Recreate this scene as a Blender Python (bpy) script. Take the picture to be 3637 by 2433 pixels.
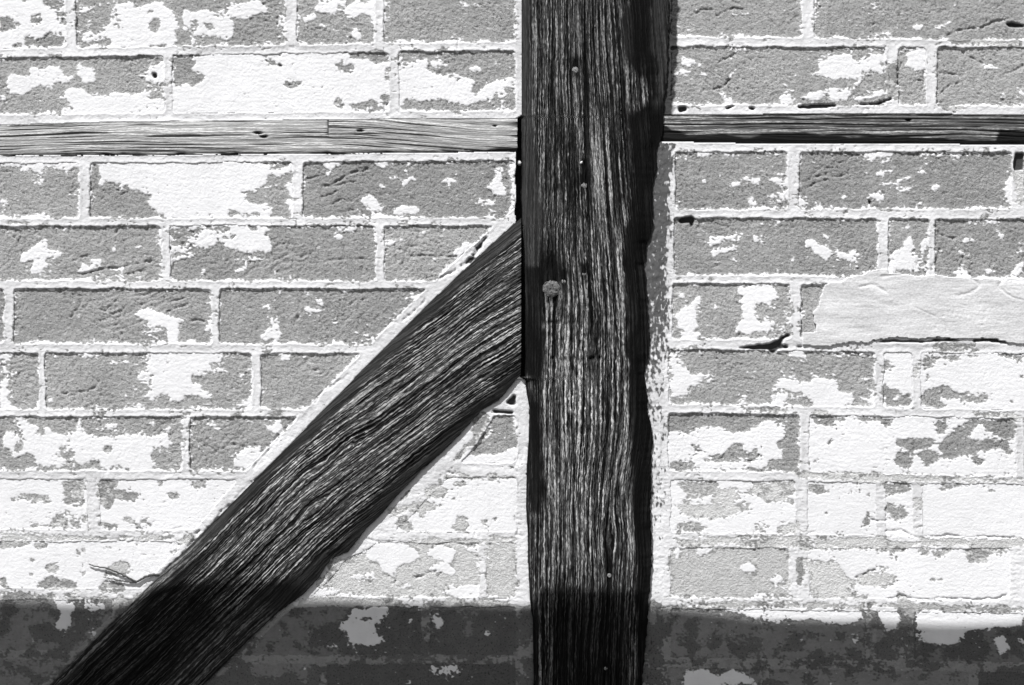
import bpy, math
import numpy as np

# ------------------------------------------------------------------ set-up
for o in list(bpy.data.objects):
    bpy.data.objects.remove(o)
scene = bpy.context.scene
COL = scene.collection

S = 3000.0                 # photograph pixels per metre on the wall face
CX, CY, ZC = 1818.5, 1216.5, 0.9

# camera: square on to the wall
cam_d = bpy.data.cameras.new('camera')
cam = bpy.data.objects.new('camera', cam_d)
COL.objects.link(cam)
cam.location = (0.0, -2.6, ZC)
cam.rotation_euler = (math.radians(90), 0, 0)
cam_d.sensor_width = 36.0
cam_d.lens = 36.0 * 2.6 / (3637.0 / S)
cam_d.clip_start = 0.05
cam_d.clip_end = 400.0
scene.camera = cam

# daylight: grey sky (a black-and-white picture) and one sun
SUN_EL, SUN_AZ = math.radians(58), math.radians(35)     # azimuth: to the left of the wall's normal
sd = np.array([-math.cos(SUN_EL) * math.sin(SUN_AZ), -math.cos(SUN_EL) * math.cos(SUN_AZ), math.sin(SUN_EL)])
world = bpy.data.worlds.new('World')
scene.world = world
world.use_nodes = True
wn, wl = world.node_tree.nodes, world.node_tree.links
wn.clear()
sky = wn.new('ShaderNodeTexSky')
sky.sky_type = 'NISHITA'
sky.sun_disc = False
sky.sun_elevation = SUN_EL
sky.sun_rotation = math.atan2(sd[0], sd[1])
bw = wn.new('ShaderNodeRGBToBW')
bg = wn.new('ShaderNodeBackground')
bg.inputs['Strength'].default_value = 0.10
wo = wn.new('ShaderNodeOutputWorld')
wl.new(sky.outputs[0], bw.inputs[0])
wl.new(bw.outputs[0], bg.inputs['Color'])
wl.new(bg.outputs[0], wo.inputs['Surface'])
sun_d = bpy.data.lights.new('sun', 'SUN')
sun_d.energy = 5.0
sun_d.angle = math.radians(0.4)
sun_d.color = (1.0, 0.995, 0.99)
sun = bpy.data.objects.new('sun', sun_d)
COL.objects.link(sun)
from mathutils import Vector, Matrix
sun.rotation_euler = Vector(sd).to_track_quat('Z', 'Y').to_euler()
sun.location = (-2, -3, 5)
scene.view_settings.view_transform = 'Standard'
scene.view_settings.look = 'None'
scene.view_settings.gamma = 1.0
scene.view_settings.use_curve_mapping = False
scene.view_settings.exposure = 0.47
scene.render.film_transparent = False
try:
    scene.cycles.max_bounces = 5
    scene.cycles.diffuse_bounces = 3
    scene.cycles.use_adaptive_sampling = True
except Exception:
    pass

# ------------------------------------------------------------------ noise
def _h(ix, iy, seed):
    n = (ix.astype(np.int64) * 374761393 + iy.astype(np.int64) * 668265263 + seed * 1442695041) & 0xffffffff
    n = ((n ^ (n >> 13)) * 1274126177) & 0xffffffff
    n = ((n ^ (n >> 16)) * 2246822519) & 0xffffffff
    return (n ^ (n >> 15)) & 0xffffffff

_A = np.linspace(0, 2 * np.pi, 257)[:256]
_GX, _GY = np.cos(_A).astype(np.float32), np.sin(_A).astype(np.float32)

def perlin(x, y, seed=0):
    x0 = np.floor(x); y0 = np.floor(y)
    fx = (x - x0).astype(np.float32); fy = (y - y0).astype(np.float32)
    ix = x0.astype(np.int64); iy = y0.astype(np.int64)
    def g(dx, dy):
        k = _h(ix + dx, iy + dy, seed) & 255
        return _GX[k] * (fx - dx) + _GY[k] * (fy - dy)
    u = fx * fx * fx * (fx * (fx * 6 - 15) + 10); v = fy * fy * fy * (fy * (fy * 6 - 15) + 10)
    a = g(0, 0); a = a + u * (g(1, 0) - a)
    b = g(0, 1); b = b + u * (g(1, 1) - b)
    return (a + v * (b - a)) * 1.5

def fbm(x, y, wl, octs=3, seed=0, gain=0.5):
    s = 0.0; a = 1.0; t = 0.0; w = wl
    for k in range(octs):
        s = s + a * perlin(x / w, y / w, seed + 17 * k)
        t += a; a *= gain; w *= 0.5
    return s / t

def sstep(a, b, x):
    t = np.clip((x - a) / (b - a), 0, 1)
    return t * t * (3 - 2 * t)

# ------------------------------------------------------------------ rasters over the wall (photo pixels, 1 mm cells)
Q = 3.0
RX = np.arange(-460, 4100, Q); RY = np.arange(-340, 2775, Q)
GX, GY = np.meshgrid(RX, RY)
SH = GX.shape

def blur(a, n, it=2):
    for _ in range(it):
        for ax in (0, 1):
            p = np.pad(a, [(n + 1, n) if k == ax else (0, 0) for k in (0, 1)], mode='edge')
            c = np.cumsum(p, axis=ax, dtype=np.float64)
            m = 2 * n + 1
            a = (c[m:] - c[:-m]) / m if ax == 0 else (c[:, m:] - c[:, :-m]) / m
    return a

def samp(r, x, y):
    fx = np.clip((x - RX[0]) / Q, 0, SH[1] - 1.001); fy = np.clip((y - RY[0]) / Q, 0, SH[0] - 1.001)
    ix = fx.astype(int); iy = fy.astype(int); fx = fx - ix; fy = fy - iy
    return (r[iy, ix] * (1 - fx) + r[iy, ix + 1] * fx) * (1 - fy) + (r[iy + 1, ix] * (1 - fx) + r[iy + 1, ix + 1] * fx) * fy

def window(x0, x1, y0, y1):
    a = max(0, int((x0 - RX[0]) / Q)); b = min(SH[1], int((x1 - RX[0]) / Q) + 2)
    c = max(0, int((y0 - RY[0]) / Q)); d = min(SH[0], int((y1 - RY[0]) / Q) + 2)
    return slice(c, d), slice(a, b)

def inpoly(pts, X, Y):
    r = np.zeros(X.shape, bool)
    n = len(pts)
    for i in range(n):
        xa, ya = pts[i]; xb, yb = pts[(i + 1) % n]
        if ya == yb:
            continue
        c = ((ya > Y) != (yb > Y)) & (X < (xb - xa) * (Y - ya) / (yb - ya) + xa)
        r ^= c
    return r

TILES = dict(A=(0, 0, 2.344), B=(900, 0, 2.344), C=(1800, 0, 2.344), D=(2637, 0, 2.344),
             E=(0, 540, 2.344), F=(900, 540, 2.344), G=(1800, 540, 2.344), H=(2637, 540, 2.344),
             I=(0, 1180, 2.344), J=(900, 1180, 2.344), K=(1800, 1180, 2.344), L=(2637, 1180, 2.344),
             M=(0, 1793, 2.344), N=(900, 1793, 2.344), O=(1800, 1793, 1.34), P=(2637, 1793, 1.34),
             Z=(0, 0, 1.0))

def pts_of(tile, words):
    ox, oy, s = TILES[tile]
    return [(ox + float(w.split(',')[0]) / s, oy + float(w.split(',')[1]) / s) for w in words]

def pl(pts):
    a = np.array(pts, float)
    return lambda y: np.interp(y, a[:, 0], a[:, 1])

def pl_smooth(pts, deg=4):
    a = np.array(pts, float)
    c = np.polyfit(a[:, 0] / 1000, a[:, 1], deg)
    return lambda y: np.polyval(c, np.asarray(y) / 1000)

# outlines of the timbers, each as x over y (or y over x for the rails), in photo pixels
POST_L = pl([(-400, 1852), (412, 1853), (424, 1826), (800, 1826), (812, 1844), (1338, 1844), (1350, 1866), (1380, 1868), (1450, 1880),
             (1560, 1878), (1650, 1871), (1800, 1868), (1900, 1875), (1980, 1875), (2130, 1882), (2200, 1892), (2433, 1896), (2800, 1898)])
POST_REC = pl([(-400, 1700), (408, 1700), (418, 1852), (800, 1855), (1338, 1864), (1352, 1700), (2800, 1700)])
POST_R = pl([(-400, 2376), (0, 2374), (150, 2374), (300, 2366), (380, 2358), (410, 2354), (500, 2352), (512, 2331), (540, 2329), (617, 2333), (638, 2316), (779, 2318),
             (838, 2312), (864, 2295), (967, 2288), (1031, 2297), (1180, 2304), (1231, 2310), (1285, 2300), (1291, 2286), (1350, 2290),
             (1402, 2299), (1457, 2297), (1496, 2310), (1564, 2318), (1649, 2312), (1820, 2310), (1980, 2315), (2091, 2307),
             (2300, 2292), (2433, 2278), (2800, 2270)])
_pr = POST_R
def POST_R(y):
    return sum(_pr(np.asarray(y, float) + k) for k in (-24, -16, -8, 0, 8, 16, 24)) / 7
BR_U = pl_smooth([(740, 1885), (800, 1826), (864, 1753), (902, 1728), (971, 1625), (1043, 1553), (1103, 1497), (1180, 1425), (1218, 1382), (1299, 1310),
           (1342, 1258), (1427, 1177), (1521, 1088), (1632, 977), (1683, 934), (1713, 900), (1793, 823), (1891, 717), (1955, 653),
           (2006, 618), (2045, 575), (2104, 503), (2160, 439), (2237, 362), (2377, 232), (2433, 182), (2560, 60), (2800, -180)])
BR_V = pl([(1330, 1855), (1342, 1838), (1419, 1775), (1457, 1711), (1543, 1634), (1611, 1566), (1671, 1497), (1769, 1403), (1820, 1361),
           (1878, 1301), (1921, 1268), (1958, 1238), (1984, 1176), (2010, 1158), (2049, 1135), (2109, 1079), (2177, 985), (2258, 900), (2271, 886),
           (2433, 725), (2560, 598), (2800, 360)])
RL_T = pl([(-500, 446), (0, 444), (427, 431), (900, 427), (1327, 422), (1900, 420)])
RL_B = pl([(-500, 557), (0, 555), (1000, 550), (1834, 542), (1900, 542)])
RR_T = pl([(2300, 406), (2637, 405), (3064, 401), (3637, 407), (4100, 409)])
RR_B = pl([(2300, 504), (2355, 505), (2637, 512), (3637, 516), (4100, 518)])

# ------------------------------------------------------------------ brick courses: (panel, top(l,r), bottom(l,r), [(x0, x1, base)])
LX, RXX = (0.0, 1830.0), (2380.0, 3637.0)
COURSES = [
    (0, (-255, -270), (-66, -82), 'L', [(-430, -60, 'b'), (-30, 640, 'w'), (670, 1340, 'b'), (1370, 1826, 'b')]),
    (0, (-32, -47), (170, 146), 'L', [(-440, 232, 'w'), (273, 1013, 'b'), (1056, 1329, 'b'), (1365, 1829, 'b')]),
    (0, (208, 180), (404, 391), 'L', [(-140, 582, 'b'), (614, 1380, 'w'), (1418, 1830, 'b')]),
    (1, (583, 573), (773, 770), 'L', [(-410, 281, 'b'), (322, 1037, 'b'), (1079, 1829, 'b')]),
    (1, (805, 802), (993, 997), 'L', [(-140, 571, 'b'), (606, 1334, 'b'), (1366, 2000, 'b')]),
    (1, (1028, 1028), (1217, 1222), 'L', [(-430, 12, 'b'), (50, 750, 'b'), (781, 1620, 'b')]),
    (1, (1255, 1258), (1452, 1449), 'L', [(-430, 137, 'b'), (164, 894, 'b'), (928, 1500, 'b')]),
    (1, (1481, 1484), (1669, 1673), 'L', [(-430, -105, 'b'), (-74, 647, 'b'), (676, 1300, 'b')]),
    (1, (1702, 1702), (1881, 1884), 'L', [(-400, 308, 'w'), (354, 1010, 'w')]),
    (1, (1922, 1925), (2089, 2093), 'L', [(-430, -160, 'w'), (-130, 640, 'w')]),
    (1, (2128, 2130), (2312, 2312), 'L', [(-430, 400, 'g')]),
    (1, (2342, 2342), (2520, 2522), 'L', [(-430, -130, 'b'), (-100, 600, 'g')]),
    (1, (2550, 2552), (2740, 2742), 'L', [(-430, 240, 'b'), (270, 600, 'g')]),
    (2, (1477, 1478), (1640, 1642), 'L', [(1480, 1834, 'b')]),
    (2, (1695, 1695), (1884, 1888), 'L', [(1240, 1834, 'w')]),
    (2, (1927, 1927), (2116, 2122), 'L', [(960, 1702, 'g'), (1728, 1834, 'g')]),
    (2, (2152, 2154), (2326, 2328), 'L', [(760, 1498, 'b'), (1526, 1834, 'b')]),
    (2, (2356, 2358), (2530, 2532), 'L', [(600, 1136, 'b'), (1160, 1834, 'b')]),
    (2, (2562, 2562), (2740, 2742), 'L', [(420, 1500, 'b'), (1530, 1834, 'b')]),
    (3, (-255, -250), (-78, -75), 'R', [(2385, 2640, 'b'), (2670, 3380, 'w'), (3410, 4070, 'b')]),
    (3, (-45, -40), (127, 141), 'R', [(2385, 2847, 'b'), (2892, 3650, 'b'), (3680, 4070, 'b')]),
    (3, (167, 171), (371, 376), 'R', [(2386, 3143, 'b'), (3190, 3285, 'b'), (3328, 4060, 'b')]),
    (4, (541, 542), (742, 739), 'R', [(2400, 2794, 'b'), (2839, 3592, 'b'), (3640, 4070, 'b')]),
    (4, (775, 782), (973, 986), 'R', [(2394, 3117, 'b'), (3156, 3296, 'b'), (3321, 4040, 'b')]),
    (4, (1008, 1012), (1203, 1200), 'R', [(2390, 2807, 'b'), (2845, 3560, 'b'), (3590, 4070, 'b')]),
    (4, (1243, 1259), (1433, 1454), 'R', [(2376, 3105, 'b'), (3140, 3236, 'w'), (3272, 3990, 'w')]),
    (4, (1467, 1490), (1667, 1691), 'R', [(2376, 2838, 'b'), (2875, 3605, 'w'), (3640, 4070, 'w')]),
    (4, (1703, 1720), (1891, 1912), 'R', [(2380, 2825, 'w'), (2866, 3111, 'w'), (3143, 3243, 'w'), (3276, 4000, 'w')]),
    (4, (1944, 1947), (2122, 2130), 'R', [(2380, 2802, 'g'), (2875, 3588, 'w'), (3640, 4070, 'w')]),
    (4, (2160, 2178), (2339, 2354), 'R', [(2380, 3077, 'g'), (3115, 3193, 'g'), (3244, 3960, 'g')]),
    (4, (2370, 2386), (2550, 2562), 'R', [(2370, 2700, 'g'), (2730, 3440, 'g'), (3470, 4070, 'b')]),
    (4, (2584, 2592), (2750, 2756), 'R', [(2370, 3080, 'b'), (3110, 3800, 'g'), (3830, 4070, 'b')]),
]

def brick_clip(panel, X, Y):
    """signed px distance inside the brickwork limits of a panel (positive = brick may be here)"""
    n = 2.5 * perlin(X / 40.0, Y / 40.0, 901) + 1.4 * perlin(X / 14.0, Y / 14.0, 902)
    if panel == 1:
        off = np.interp(Y, [600, 1650, 1800, 2050, 2150, 2800], [48, 50, 34, 16, 20, 20])
        return (BR_U(Y) - X) * 0.71 - off + n
    if panel == 2:
        off = np.interp(Y, [1400, 1480, 1600, 1700, 1880, 1960, 2150, 2800], [46, 46, 72, 84, 76, 40, 22, 20])
        return np.minimum((X - BR_V(Y)) * 0.71 - off, 1836 - X) + n
    return np.full(np.shape(X), 999.0)

def in_panel(panel, X, Y):
    if panel == 0:
        return (X < POST_L(Y) + 4) & (Y < RL_T(X) + 4)
    if panel == 1:
        return (X < np.minimum(1832 + 3 * perlin(Y / 60.0, Y * 0, 5), BR_U(Y) + 4)) & (Y > RL_B(X) - 4)
    if panel == 2:
        return (X > BR_V(Y) - 5) & (X < POST_L(Y) + 4 + 4 * perlin(Y / 22.0, Y * 0, 6)) & (Y > 1345)
    if panel == 3:
        return (X > POST_R(Y) - 4) & (Y < RR_T(X) + 4)
    return (X > POST_R(Y) - 4) & (Y > RR_B(X) - 4)

def top_of(c, x):
    a = LX if c[3] == 'L' else RXX
    return c[1][0] + (c[1][1] - c[1][0]) * (x - a[0]) / (a[1] - a[0])

def bot_of(c, x):
    a = LX if c[3] == 'L' else RXX
    return c[2][0] + (c[2][1] - c[2][0]) * (x - a[0]) / (a[1] - a[0])

PATCH_END = [(2895, 1010), (3637, 1010)]
PLASTER = pts_of('H', '1130,975 1190,960 1230,1010 1460,1020 1600,1025 1900,1040 2344,1075'.split()) + [(3980, 1000), (3980, 1222)] + \
    pts_of('L', '2344,92 2230,84 2080,60 1900,60 1870,68 1740,52 1500,52 1180,62 1090,75 900,92 730,110 530,113 350,118 335,95 372,30 430,20 490,0'.split()) + \
    pts_of('H', '600,1500 590,1400 590,1320 640,1270 640,1200 670,1130 720,1080 810,1075 880,1035 1020,1010 1040,985'.split())

# ------------------------------------------------------------------ paint, wash, holes, stains

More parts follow.
